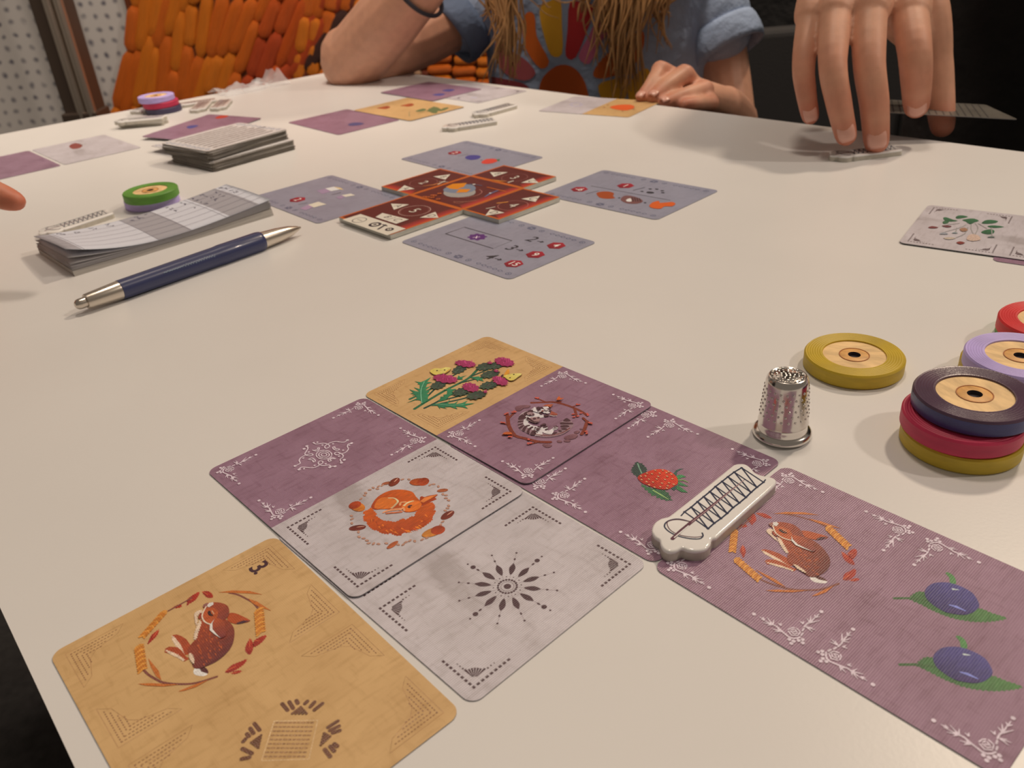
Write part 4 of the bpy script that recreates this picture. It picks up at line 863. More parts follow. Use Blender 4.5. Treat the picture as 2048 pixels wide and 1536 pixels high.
for num, npx, apx, bpx, hpx, ht in (('2', (1365, 292), (1425, 312), (1480, 322), (1610, 357), '4'), ('3', (1160, 378), (1215, 392), (1275, 408), (1402, 447), '9'), ('4', (950, 468), (1000, 484), (1060, 500), (1186, 538), '15')):
    b = Art(FS, T3, .0003); b.text(num, npx, 10.5, BK, mm=False, bold=.012, shear=.12); b.arrow(apx, bpx, .7, BK, mm=False); hexagon(b, b.at([hpx])[0], ht); b.build('score_line', gS, CT, FLATINK)
gE = goal(FEa, 'blue-grey goal card with paw print, leaf, cat and squirrel right of the tiles')
T4 = (1050, 300, 4.551); b = Art(FEa, T4, .0003); b.line([(605, 328), (1320, 458)], .6, BK); hexagon(b, b.at([(915, 326)])[0], '1', 5.6); b.line([(985, 368), (1090, 342)], .6, BK)
p = b.at([(1140, 388)])[0]; b.dot(p, 2.6, BK, 1.9, mm=True)
for q in ((1065, 378), (1140, 356), (1200, 358), (1250, 372), (1255, 390)): b.dot(q, 1.2, BK, .9, n=9)
b.build('paw_row', gE, CT, FLATINK)
b = Art(FEa, T4, .0003); hexagon(b, b.at([(495, 358)])[0], '-6', 5.6); b.line([(555, 400), (670, 372)], .6, BK); b.poly([(650, 395), (690, 380), (760, 378), (810, 395), (800, 420), (820, 440), (750, 445), (680, 435)], ph(150, 62, 24), 2, jag=.5); b.dot((858, 437), .8, BK)
b.poly([(870, 455), (900, 420), (960, 418), (1040, 440), (1075, 470), (1020, 490), (930, 487)], ph(112, 68, 62), 2); b.poly([(920, 455), (960, 440), (970, 470), (930, 470)], ph(206, 190, 182), 2)
for k in range(4): b.line([(975 + k * 22, 430 + k * 4), (985 + k * 22, 470)], .7, ph(64, 36, 36))
b.dot((1093, 482), .8, BK); b.poly([(1130, 515), (1160, 480), (1220, 465), (1230, 485), (1330, 475), (1370, 490), (1340, 515), (1270, 515), (1240, 535), (1180, 535)], ph(198, 80, 20), 2, jag=.4); b.build('animal_row', gE, CT, FLATINK)
gN = goal(FN, 'blue-grey goal card with one plum and one strawberry behind the tiles')
T5 = (600, 0, 2.9257); b = Art(FN, T5, .0003); hexagon(b, b.at([(905, 895)])[0], '2', 5.6); b.line([(925, 915), (985, 903)], .5, BK); b.poly([(965, 925), (985, 910), (1030, 908), (1058, 915), (1045, 930), (1000, 937)], ph(66, 58, 112), 2); b.dot((1062, 937), .7, BK)
b.poly([(1060, 950), (1090, 932), (1140, 930), (1160, 940), (1130, 955), (1080, 960)], ph(196, 60, 44), 2); b.poly([(1145, 935), (1170, 932), (1165, 945)], ph(60, 100, 60)); b.build('fruit_row', gN, CT, FLATINK)
gW = goal(FW, 'blue-grey goal card with pairs of small cards, half under the score pad')
T6 = (500, 250, 2.9257); b = Art(FW, T6, .0003); hexagon(b, b.at([(278, 437)])[0], '2', 5.8); b.line([(285, 465), (335, 455)], .5, BK)
def mini(P, c): b.poly(P, c)
for P, c in (([(390, 385), (440, 372), (475, 388), (425, 405)], ph(150, 120, 134)), ([(440, 372), (490, 362), (525, 378), (475, 388)], ph(206, 190, 178)), ([(490, 362), (530, 368), (550, 380), (525, 378)], ph(206, 170, 118)), ([(500, 425), (535, 412), (560, 420), (530, 436)], ph(150, 120, 134)), ([(535, 412), (590, 402), (615, 412), (560, 422)], ph(206, 186, 160)), ([(290, 490), (340, 468), (375, 480), (325, 500)], ph(158, 124, 138)), ([(340, 468), (400, 450), (448, 465), (375, 484)], ph(206, 184, 156))): mini(P, c)
b.line([(480, 408), (520, 400), (530, 395)], .5, BK); b.build('card_pair_symbols', gW, CT, FLATINK)

FT = (-.01875, .51593, rad(-48.9)); TH_ = .0026; TZ0 = .0004
M_TILE = mat('tile_side_board', ph(178, 162, 140), .7, noise=(200, .1, (1, 1, 5))); ORG, MAR, GLOW, CREAM = ph(188, 88, 26), ph(88, 34, 30), ph(178, 54, 44), ph(206, 186, 160)
T1, T2 = (640, 310, 6.4), (840, 310, 6.4)
M_TINK = mat('tile_print', attr=True, rough=.35)
def tile(label, x0, x1, y0, y1, glow=(0, -1)):
    r = empty('market_tile', (FT[0] + math.cos(FT[2]) * (x0 + x1) / 2000 - math.sin(FT[2]) * (y0 + y1) / 2000, FT[1] + math.sin(FT[2]) * (x0 + x1) / 2000 + math.cos(FT[2]) * (y0 + y1) / 2000, TZ + TZ0), (0, 0, FT[2]))
    tag(r, label, 'tile', 'maroon market tiles'); w, h = (x1 - x0) / 2 - .12, (y1 - y0) / 2 - .12
    prism('board', [(-w * .001, -h * .001), (w * .001, -h * .001), (w * .001, h * .001), (-w * .001, h * .001)], 0, TH_, M_TILE, r, bev=.00025, seg=2)
    a = Art(); a.raw([(-w, -h), (w, -h), (w, h), (-w, h)], ORG); i = 1.4; g = 7
    a.raw([(-w + i, -h + i), (w - i, -h + i), (w - i, h - i), (-w + i, h - i)], MAR)
    if glow[1]: yb = (-h + i) ; a.raw([(-w + i, yb), (w - i, yb), (w - i - 3, yb + g), (-w + i + 3, yb + g)], MAR, cols=[GLOW, GLOW, MAR, MAR])
    if glow[0]: xb = (w - i); a.raw([(xb, -h + i), (xb, h - i), (xb - g, h - i - 3), (xb - g, -h + i + 3)], MAR, cols=[GLOW, GLOW, MAR, MAR])
    a.build('tile_face', r, TH_, M_TINK)
    return r, ((x0 + x1) / 2, (y0 + y1) / 2)
def tart(K): return Art(FT, K, TZ0 + TH_)
def shift(a, c):
    a.P = [([(x - c[0], y - c[1]) for x, y in p], cl, l + 6) for p, cl, l in a.P]; a.n += 6; return a
def tri(a, P, ch):
    a.poly(P, CREAM); q = a.at(P); c = (sum(x for x, y in q) / 3, sum(y for x, y in q) / 3); a.text(ch, c, 6.6, ph(64, 44, 40), shear=.15)
def ring(a, c, r, col, w=.35):
    p = a.at([c])[0]; a.line([(p[0] + r * math.cos(t * .2618), p[1] + r * math.sin(t * .2618)) for t in range(24)], w, col, mm=True, closed=True); return p
r, c = tile('maroon tile numbered 2 with letters A and B', -57, -25, -25, 25)
a = tart(T1); p = ring(a, (1325, 355), 9.2, ph(150, 92, 80)); a.text('2', p, 10, CREAM); tri(a, [(985, 465), (1080, 390), (1212, 435)], 'A'); tri(a, [(1450, 278), (1670, 250), (1605, 318)], 'B'); a.line([(1320, 400), (1450, 385), (1540, 360)], 1.2, ph(200, 116, 50), w0=.4); a.line([(1510, 380), (1600, 335)], .8, CREAM); a.line([(1530, 345), (1640, 350)], .6, CREAM); shift(a, c).build('tile_symbols', r, TH_, M_TINK)
r, c = tile('maroon tile numbered 3 with letters B and C', -25, 25, 25, 55, (1, 0))
a = tart(T2); p = ring(a, (1210, 290), 8.6, ph(150, 92, 80)); a.text('3', p, 10, CREAM); tri(a, [(895, 222), (1125, 222), (945, 282)], 'B'); tri(a, [(1295, 358), (1450, 298), (1520, 362)], 'C'); a.line([(920, 320), (1010, 335), (1100, 340)], 1.6, ph(206, 126, 50), w0=.5, w2=.5); a.line([(1130, 355), (1190, 335)], 1.2, CREAM); shift(a, c).build('tile_symbols', r, TH_, M_TINK)
r, c = tile('maroon tile numbered 4 with letters C and D', 25, 57, -25, 25, (1, 0))
a = tart(T2); p = ring(a, (1190, 648), 9.0, ph(170, 104, 90)); a.text('4', p, 10, CREAM); tri(a, [(1295, 562), (1535, 525), (1478, 602)], 'C'); tri(a, [(835, 780), (900, 695), (1085, 742)], 'D'); a.line([(990, 620), (1120, 605)], 1.2, ph(206, 126, 50)); a.line([(850, 690), (960, 668)], .8, CREAM); shift(a, c).build('tile_symbols', r, TH_, M_TINK)
r, c = tile('large maroon tile numbered 5 with cream strip of symbols', -26, 26, -78, -25, (1, 0))
a = tart(T1); p = ring(a, (1210, 715), 9.6, ph(196, 150, 130)); ring(a, (1210, 715), 8.6, ph(150, 92, 80), .25); a.text('5', p, 10.5, CREAM); tri(a, [(908, 625), (1140, 635), (945, 705)], 'A'); tri(a, [(1275, 805), (1478, 730), (1518, 808)], 'D')
a.poly([(710, 798), (800, 745), (1138, 828), (975, 885)], CREAM); q = a.at([(922, 815)])[0]; a.text('B | C', q, 6.4, ph(64, 44, 40), shear=.25); a.poly([(285, 832), (520, 760), (1100, 948), (860, 1032)], CREAM)
q = a.at([(505, 838)])[0]; a.line([(q[0] + 4.2 * math.cos(t * .3), q[1] + 4.2 * math.sin(t * .3)) for t in range(22)], .5, BK, mm=True); a.line([(q[0] - 2, q[1]), (q[0] + 2.4, q[1])], .4, BK, mm=True)
q = a.at([(705, 895)])[0]; a.dot(q, 3.8, BK, mm=True, n=18); a.dot(q, 2.2, CREAM, mm=True); a.dot(q, 1.1, BK, mm=True); a.line([(745, 955), (840, 900)], 1.3, BK); a.line([(800, 895), (860, 915)], .8, BK); q = a.at([(890, 958)])[0]; a.dot(q, 2.6, BK, mm=True); a.dot(q, 1.3, CREAM, mm=True); a.dot(q, .6, BK, mm=True)
shift(a, c).build('tile_symbols', r, TH_, M_TINK)
r, c = tile('central maroon tile picturing a loaf in a round tin', -25, 25, -25, 25, (1, 0))
a = tart(T2); a.poly([(305, 470), (360, 440), (520, 430), (660, 440), (710, 460), (690, 510), (560, 540), (400, 540), (310, 510)], ph(150, 138, 124), 2); a.poly([(300, 440), (400, 395), (600, 375), (700, 400), (705, 450), (600, 485), (430, 490), (320, 470)], ph(112, 116, 124), 2)
a.poly([(330, 410), (420, 370), (600, 360), (560, 410), (480, 435), (650, 440), (600, 480), (460, 485), (500, 445), (390, 435)], ph(206, 118, 20), 1); a.line([(600, 545), (730, 520), (795, 475), (760, 445)], .5, ph(170, 106, 90), smooth=3); a.line([(480, 550), (600, 545)], .4, ph(170, 106, 90))
a.line([(830, 540), (900, 495), (1000, 455)], 1.8, ph(96, 94, 116), w0=.8, w2=1.0); a.line([(860, 415), (1100, 470)], 1.0, ORG); a.dot((900, 490), .8, ph(210, 200, 200)); a.line([(430, 600), (560, 605), (730, 585)], .4, ph(190, 130, 100)); a.line([(430, 610), (500, 625), (560, 605)], .4, ph(190, 110, 80)); a.line([(640, 375), (790, 395)], .9, ph(90, 88, 100)); a.dot((690, 380), 1.0, ph(220, 206, 200))
for q in ((60, 540), (100, 545), (160, 520), (160, 548), (190, 525), (250, 500), (235, 572)): a.dot(q, 1.4, ph(190, 92, 40), n=10); a.dot(q, .7, MAR, n=8)
shift(a, c).build('tile_symbols', r, TH_, M_TINK)

# ================================================================== the other players' cards
c1 = card('white card with a red berry lying left of the deck', -.350, .741, 310.9, WHITE)
a = Art((-.350, .741, rad(310.9)), None, .0003); a.poly([(138, 292), (150, 286), (165, 290), (160, 296), (145, 298)], ph(126, 56, 46), 2); a.line([(160, 290), (172, 288)], .8, ph(70, 80, 50)); a.build('berry_print', c1, CT, FLATINK); a = Art((-.350, .741, rad(310.9)), None, .0003)
for k in range(7): a.dot((195 + 14 * math.cos(k * .9), 304 + 3 * math.sin(k * .9)), .9, ph(170, 150, 140), n=8)
a.build('flower_print', c1, CT, FLATINK)
c2 = card('mauve card with pale curls at the left edge of the photo', -.3996, .698, 310.9, PURPLE); four(c2, 1, spray, name='rose_spray', col=ph(120, 84, 96), sh=False)
c3 = card('plain mauve card with one plum near the elbow', -.1316, .7698, 309.6, PURPLE)
a = Art((-.1316, .7698, rad(309.6)), (560, 150, 4.096), .0003); a.poly([(555, 405), (600, 390), (660, 390), (690, 400), (650, 412), (580, 418)], ph(72, 64, 94), 2); a.build('plum_print', c3, CT, FLATINK)
c4 = card('tan card with two small squirrels and a green herb', -.0752, .8008, 311.2, TAN, z=.0004)
a = Art((-.0752, .8008, rad(311.2)), (560, 150, 4.096), .0004)
for x in (850, 1045): y = 268 - (x - 850) * .105; a.poly([(x - 60, y + 8), (x - 20, y - 2), (x + 30, y - 12), (x + 55, y), (x + 20, y + 14), (x - 20, y + 12)], ph(150, 62, 30), 2); a.dot((x + 25, y + 2), 1.6, ph(88, 44, 30), 1.2)
for P in ([(1200, 300), (1260, 262), (1320, 285), (1270, 305)], [(1300, 300), (1340, 275), (1385, 270), (1350, 292)], [(1110, 300), (1170, 278), (1200, 290), (1150, 305)], [(1230, 310), (1290, 300), (1280, 318)]): a.poly(P, ph(92, 96, 56), 2)
a.line([(1060, 345), (1060, 305), (1130, 300)], .5, ph(120, 110, 80)); a.line([(1130, 325), (1180, 305), (1250, 300)], .5, ph(110, 116, 60)); a.build('herb_and_squirrels', c4, CT, FLATINK)
c5 = card('mauve card with two plums next to the elbow at the far edge', -.0586, .8816, 310.6, PURPLE, z=.0004)
a = Art((-.0586, .8816, rad(310.6)), (560, 150, 4.096), .0004)
for x, y in ((1302, 162), (1378, 127)): a.poly([(x - 55, y + 4), (x, y - 8), (x + 55, y - 4), (x + 10, y + 12)], ph(66, 62, 108), 2)
a.build('plums_print', c5, CT, FLATINK)
c6 = card('white card half under the far mauve plum card', -.0150, .8560, 310.6, WHITE); four(c6, 1, eyelets, name='eyelet_corner')
a = Art((-.0150, .8560, rad(310.6)), (560, 150, 4.096), .0003); a.dot((1590, 185), 4, ph(176, 158, 158), 3); a.build('flower_print', c6, CT, FLATINK)
c7 = card('card of white and tan halves with orange squirrel at the child\'s fingertips', .0952, .7475, 323.7, WHITE, TAN)
a = Art((.0952, .7475, rad(323.7)), (1040, 0, 4.096), .0003)
for k in range(8): a.dot((460 + 45 * math.cos(k * .785), 857 + 14 * math.sin(k * .785)), 1.6, ph(176, 158, 164), n=8)
a.poly([(735, 880), (790, 862), (900, 858), (940, 880), (880, 905), (800, 900)], ph(206, 80, 30), 2, jag=.6)
for q in ((690, 880), (840, 912), (930, 896), (720, 862)): a.dot(q, 1.0, ph(150, 70, 40))
a.build('squirrel_print', c7, CT, FLATINK)
FH = (.2471, .3792, rad(322.5)); c8 = card('white card with a leafy green sprig at the right edge of the photo', FH[0], FH[1], 322.5, WHITE, z=.0005)
for h_ in (0, 1): four(c8, h_, eyelets, name='eyelet_corner')
K10 = (1780, 400, 7.642); a = Art(FH, K10, .0008)
for P in ([(800, 345), (830, 320), (900, 325), (880, 360), (820, 370)], [(810, 275), (860, 265), (960, 300), (1040, 320), (930, 335), (840, 320)], [(1000, 270), (1040, 240), (1120, 238), (1195, 260), (1110, 280), (1030, 290)], [(1100, 310), (1180, 290), (1280, 285), (1360, 320), (1290, 345), (1220, 375), (1160, 335)], [(1400, 360), (1450, 315), (1540, 305), (1650, 325), (1610, 355), (1500, 368)], [(1490, 400), (1600, 390), (1745, 412), (1640, 430), (1530, 425)], [(1390, 500), (1440, 465), (1540, 450), (1600, 480), (1560, 525), (1460, 525)]): a.poly(P, ph(50, 96, 58), 2, col2=ph(38, 72, 46), ax=(0, -1))
for P in ([(1240, 370), (1240, 450), (1280, 530)], [(1300, 360), (1345, 430), (1300, 530)], [(1160, 380), (1060, 430), (840, 490)], [(1190, 420), (1140, 520), (980, 590)], [(1060, 360), (800, 395)], [(1350, 365), (1480, 440)], [(1550, 430), (1560, 570)], [(1020, 430), (1000, 510)]): a.line(P, .45, ph(150, 136, 124), smooth=3)
for P, cc in (([(580, 430), (640, 405), (740, 425), (670, 440)], ph(112, 48, 48)), ([(790, 400), (880, 395), (945, 410), (870, 425)], ph(104, 52, 52)), ([(1060, 450), (1140, 430), (1190, 470), (1110, 490)], ph(150, 104, 76)), ([(1170, 610), (1200, 545), (1280, 530), (1360, 560), (1380, 615), (1260, 635)], ph(190, 154, 130)), ([(810, 590), (900, 575), (1010, 592), (900, 612)], ph(176, 152, 128)), ([(1010, 660), (1070, 640), (1145, 662), (1080, 685)], ph(120, 44, 36)), ([(750, 530), (820, 500), (890, 530)], ph(140, 134, 130)), ([(1480, 580), (1550, 560), (1605, 580)], ph(90, 96, 84)), ([(940, 515), (990, 500), (1040, 518)], ph(120, 124, 118))): a.poly(P, cc, 2)
a.build('sprig_embroidery', c8, CT, INK)
pq = U(2130, 560); card('mauve card mostly hidden under the white sprig card', FH[0] + .0300, FH[1] - .0295, 322.5, PURPLE)

# ---- draw deck: cards stacked crosswise, text side up
M_DECK = linen('deck_back', ph(206, 188, 172), ph(180, 160, 146)); DW, DL = .063, .074
fc = U(420, 347); u1 = Vector((math.cos(rad(46)), math.sin(rad(46)), 0)); v1 = Vector((math.cos(rad(130)), math.sin(rad(130)), 0))
dc = fc + u1 * DL / 2 + v1 * DW / 2; ND = 34; dt = .00044; rs = random.Random(11)
M_DE = mat('deck_card_edge', ph(98, 84, 68), .7, noise=(80, .25, (1, 1, 9)))  # edge colour darkened to carry the shade on the deck's sides
DMESH = card_mesh(M_DECK, M_DECK, DL, DW, dt).copy(); DMESH.materials[2] = M_DE
for i in range(ND):
    o = bpy.data.objects.new('deck_card', DMESH); link(o); up = i >= 17
    off = v1 * (.0045 + .0015 * rs.random()) - u1 * (.003 - .002 * rs.random()) if up else v1 * rs.uniform(-.0006, .0006) + u1 * rs.uniform(-.0008, .0008)
    o.location = (dc.x + off.x, dc.y + off.y, TZ + i * dt); o.rotation_euler = (0, 0, rad(46 + (4 + rs.uniform(-2, 2) if up else rs.uniform(-.6, .6))))
    top = i == ND - 1
    tag(o, 'top card of the draw deck with lines of dark writing' if top else 'cream card in the draw deck beneath its top card', 'card', 'cards stacked in the draw deck')
    if top: dtop = o
a = Art()
for r_ in range(9):
    y = 25 - r_ * 6.2; x = -27
    while x < 27: w = rs.uniform(3, 8); a.line([(x, y), (x + w, y)], 1.8, ph(70, 48, 44), mm=True, layer=1); x += w + 1.8
a.n = 1; a.build('writing', dtop, dt, FLATINK)
def swirls(o, L, W_, zt):
    a = Art(); c = ph(96, 108, 122)
    for sx in (-1, 1):
        for k in range(9):
            cx, cy = sx * (L / 2 - 4.2), -W_ / 2 + 6 + k * (W_ - 12) / 8; a.line([(cx + (2.4 - .2 * t) * math.cos(t * .7 + k), cy + (2.4 - .2 * t) * math.sin(t * .7 + k)) for t in range(10)], .7, c, mm=True, layer=1)
    a.n = 1; a.build('swirl_border', o, zt, FLATINK)
swirls(dtop, 74, 63, dt)
pA, e1 = U(281, 271, .004), Vector((math.cos(rad(64)), math.sin(rad(64)), 0)); e2 = Vector((e1.y, -e1.x, 0)); pc_ = pA + e1 * .044 + e2 * .0315
cdk = card('mauve card with plum and strawberry leaning behind the draw deck', pc_.x, pc_.y, 64 + 180, PURPLE, z=.0016, roll=-.035)
a = Art((pc_.x, pc_.y, rad(244)), (220, 160, 5.12), .003); a.poly([(780, 475), (830, 458), (905, 455), (870, 475), (810, 490)], ph(70, 66, 108), 2); a.poly([(1075, 380), (1130, 358), (1210, 355), (1180, 375), (1100, 388)], ph(176, 56, 36), 2); a.build('fruit_print', cdk, CT, FLATINK)
pB = U(455, 256, .006); cw = card('cream patterned card slipped between the mauve card and the draw deck', dc.x - .030, dc.y + .044, 50, M_DECK, z=.0047, L=DL, W=DW); swirls(cw, 74, 63, CT)
# ================================================================== score pad
M_PAPER = mat('paper_white', ph(190, 177, 170), .8); M_PAPERN = mat('paper_underleaf', ph(178, 160, 146), .8); M_PAPERG = mat('paper_grey_band', ph(150, 136, 130), .8); M_PBLK = mat('page_block', ph(160, 142, 124), .85, noise=(60, .15, (.2, .2, 30)))
O_ = U(150, 553); X_ = U(548, 431); ex = (X_ - O_); PL = ex.length; pad_a = math.atan2(ex.y, ex.x); PWD = .058
pad = empty('score_pad', (O_.x, O_.y, TZ), (0, 0, pad_a)); tag(pad, 'curled paper score pad with grey and white columns of handwriting', 'notepad')
def pz(k, x, y):                 # height of sheet k (0 = lowest, 1 = top) over the pad, x and y running 0..1
    base = .0068 * k + .0004
    curl = .0070 * max(0, (.42 - x) / .42) ** 2 * max(0, (k - .72) / .28) * (1.2 - .75 * y) + .0030 * max(0, (x - .55) / .45) ** 1.3 * k ** .7
    sag = -.0012 * math.sin(math.pi * x) * k
    return base + curl + sag + .0006 * k * math.sin(3 * y)
NX, NY = 30, 8
def sheet(k, name, bands=False, inset=0., par=pad, thick=.00012):
    vs, fs, fm = [], [], []; bx = [0, .075, .40, .56, .75, .92, 1.001]
    for s_ in (0, 1):
        for i in range(NX + 1):
            for j in range(NY + 1):
                x, y = i / NX, j / NY; vs.append((x * PL + inset * random.uniform(-.2, .2), y * PWD + inset * (1 - y), pz(k, x, y) - s_ * thick))
    n1 = (NX + 1) * (NY + 1)
    for i in range(NX):
        for j in range(NY):
            q = [i * (NY + 1) + j, (i + 1) * (NY + 1) + j, (i + 1) * (NY + 1) + j + 1, i * (NY + 1) + j + 1]
            b_ = sum(1 for t in bx[1:] if (i + .5) / NX > t); fs.append(q); fm.append((b_ + 1) % 2 if bands else 0); fs.append([v + n1 for v in q[::-1]]); fm.append(0)
    for i in range(NX):
        for j in (0, NY): a_, b_ = i * (NY + 1) + j, (i + 1) * (NY + 1) + j; fs.append([a_, a_ + n1, b_ + n1, b_]); fm.append(0)
    for j in range(NY):
        for i in (0, NX): a_, b_ = i * (NY + 1) + j, i * (NY + 1) + j + 1; fs.append([a_, b_, b_ + n1, a_ + n1]); fm.append(0)
    return mesh_obj(name, vs, fs, None, par, True, mats=[M_PAPER if bands else M_PAPERN, M_PAPERG], fmat=fm)
vs, fs = [], []
for i in range(NX + 1):
    x = i / NX
    for (y, z) in ((0, 0), (0, pz(.35, x, 0)), (1, pz(.35, x, 1)), (1, 0)): vs.append((x * PL, y * PWD + (.0015 if y == 0 and z > 0 else 0), z))
for i in range(NX):
    for j in range(4): fs.append((i * 4 + j, i * 4 + (j + 1) % 4, (i + 1) * 4 + (j + 1) % 4, (i + 1) * 4 + j))
fs += [(3, 2, 1, 0), tuple(NX * 4 + j for j in range(4))]
mesh_obj('page_block', vs, fs, M_PBLK, pad)
for k in (.44, .52, .60, .68, .76): sheet(k, 'sheet', inset=.0012)
sheet(.86, 'sheet', inset=.001)
top_s = sheet(1.0, 'sheet', True); top_s['label'] = 'top sheet with grey and white columns'
def pad_ink(name, strokes, w, col, lab=None):
    vs, fs, cs = [], [], []
    for st in strokes:
        P = []
        for i in range(len(st) - 1):
            for q in range(6): P.append((st[i][0] + (st[i + 1][0] - st[i][0]) * q / 6, st[i][1] + (st[i + 1][1] - st[i][1]) * q / 6))
        P.append(st[-1])
        for i in range(len(P) - 1):
            (x0, y0), (x1, y1) = P[i], P[i + 1]; dx, dy = (x1 - x0) * PL, (y1 - y0) * PWD; dl = math.hypot(dx, dy) or 1; nx, ny = -dy / dl * w / 2, dx / dl * w / 2; b = len(vs)
            for (x, y, s_) in ((x0, y0, 1), (x1, y1, 1), (x1, y1, -1), (x0, y0, -1)): vs.append((x * PL + nx * s_, y * PWD + ny * s_, pz(1.0, x, y) + .00008))
            fs.append((b + 3, b + 2, b + 1, b))
    return mesh_obj(name, vs, fs, mat(name + '_ink', col, .7), top_s)
lines = [[(0.02, y), (.99, y)] for y in (.16, .32, .48, .64, .80)] + [[(x, .0), (x, 1)] for x in (.075, .40, .56, .75, .92)]
pad_ink('ruled_lines', lines, .00028, ph(112, 100, 104))
rs = random.Random(5); scr = []
for x0 in (.09, .16, .24, .32, .42, .47, .52, .58, .63, .70, .77, .83, .88, .94):
    for y0 in ((.86, .93) if x0 < .6 else (.60, .72, .84, .93)):
        if rs.random() < .8: scr.append([(x0 + rs.uniform(0, .03), y0 + rs.uniform(-.04, .04)) for _ in range(5)])
pad_ink('handwriting', scr, .00042, ph(74, 66, 78))

# ================================================================== ballpoint pen
t0, t1 = U(150, 613, .0048), U(602, 456, .0040); ax_ = t1 - t0; PLn = ax_.length
pen = empty('ballpoint_pen', (t0.x, t0.y, TZ + .0052), (0, math.radians(.35), math.atan2(ax_.y, ax_.x))); tag(pen, 'navy blue ballpoint pen with satin silver ends lying beside the score pad', 'pen')
M_NAVY = mat('navy_lacquer', ph(48, 48, 72), .30, spec=.5, coat=.2); M_SIL = mat('satin_silver', (.66, .60, .53), .27, 1.0)
L_ = PLn
lathe('push_button', [(0, 0), (.0013, .0002), (.0023, .0012), (.0026, .0024), (.0026, .0058), (.0026, .0062)], M_SIL, pen, 32, axis='x')
lathe('end_cap', [(.0027, .0052), (.0036, .0054), (.0038, .0062), (.0047, .0215), (.0047, .0222)], M_SIL, pen, 40, axis='x')
br = lathe('barrel', [(.0046, .0222), (.0049, .0224), (.0051, .045), (.0053, L_ * .50), (.00535, L_ * .58), (.0056, L_ * .60), (.0056, L_ * .78), (.0053, L_ * .795), (.0049, L_ * .8)], M_NAVY, pen, 48, axis='x')
lathe('nose_cone', [(.0048, L_ * .8), (.0047, L_ * .81), (.0041, L_ * .88), (.0030, L_ * .94), (.0017, L_ * .975), (.0013, L_ * .985)], M_SIL, pen, 40, axis='x')
lathe('pen_point', [(.0010, L_ * .984), (.0008, L_ * .993), (.0004, L_ * .999), (0, L_)], M_SIL, pen, 16, axis='x')
vs, fs = [], []
xs = [.044 + i * .00075 for i in range(40)]; rs = random.Random(2)
P = [(x, -1.05 + (.09 if i % 2 else -.07) * (1.7 if i % 7 == 3 else 1) * (1 if i > 14 else .35)) for i, x in enumerate(xs)]
P = catmull(P, 4, False)
for i in range(len(P) - 1):
    (x0, a0), (x1, a1) = P[i], P[i + 1]; b = len(vs); w = .035
    for (x, an) in ((x0, a0 - w), (x1, a1 - w), (x1, a1 + w), (x0, a0 + w)): vs.append((x, .00537 * math.sin(an), .00537 * math.cos(an)))
    fs.append((b, b + 1, b + 2, b + 3))
mesh_obj('script_lettering', vs, fs, mat('pen_print', ph(112, 118, 122), .5), br)

# ================================================================== crumpled clear bag at the far edge
def bagn(nt, b, tc):
    n = nt.nodes; L = nt.links; tr = n.new('ShaderNodeBsdfTransparent'); mx = n.new('ShaderNodeMixShader'); mx.inputs[0].default_value = .38
    L.new(tr.outputs[0], mx.inputs[1]); L.new(b.outputs[0], mx.inputs[2]); L.new(mx.outputs[0], n['Material Output'].inputs[0])
M_BAG = mat('clear_plastic_film', (.85, .87, .92), .12, spec=.7, build=bagn)
b0, b1 = U(425, 189), U(552, 163); rs = random.Random(8); vs, fs = [], []; GX, GY = 26, 10; dd = b1 - b0; nn = Vector((-dd.y, dd.x, 0)).normalized()
for i in range(GX + 1):
    for j in range(GY + 1):
        t, s_ = i / GX, j / GY; q = b0 + dd * t - nn * .05 * (s_ - .35); h = .0005 + abs(.010 * math.sin(9 * t + 4 * s_) * math.cos(7 * s_ + 2 * t)) * (s_ * (1 - s_) * 4) * rs.uniform(.6, 1) + (.012 * max(0, (t - .86) / .14) ** 1.5 * (1 - s_) ** .5)
        vs.append((q.x - b0.x, q.y - b0.y, h))
for i in range(GX):
    for j in range(GY): fs.append((i * (GY + 1) + j, (i + 1) * (GY + 1) + j, (i + 1) * (GY + 1) + j + 1, i * (GY + 1) + j + 1))
o = mesh_obj('plastic_bag', vs, fs, M_BAG, None, True, loc=(b0.x, b0.y, TZ)); tag(o, 'crumpled clear plastic bag lying along the far left table edge', 'plastic bag')

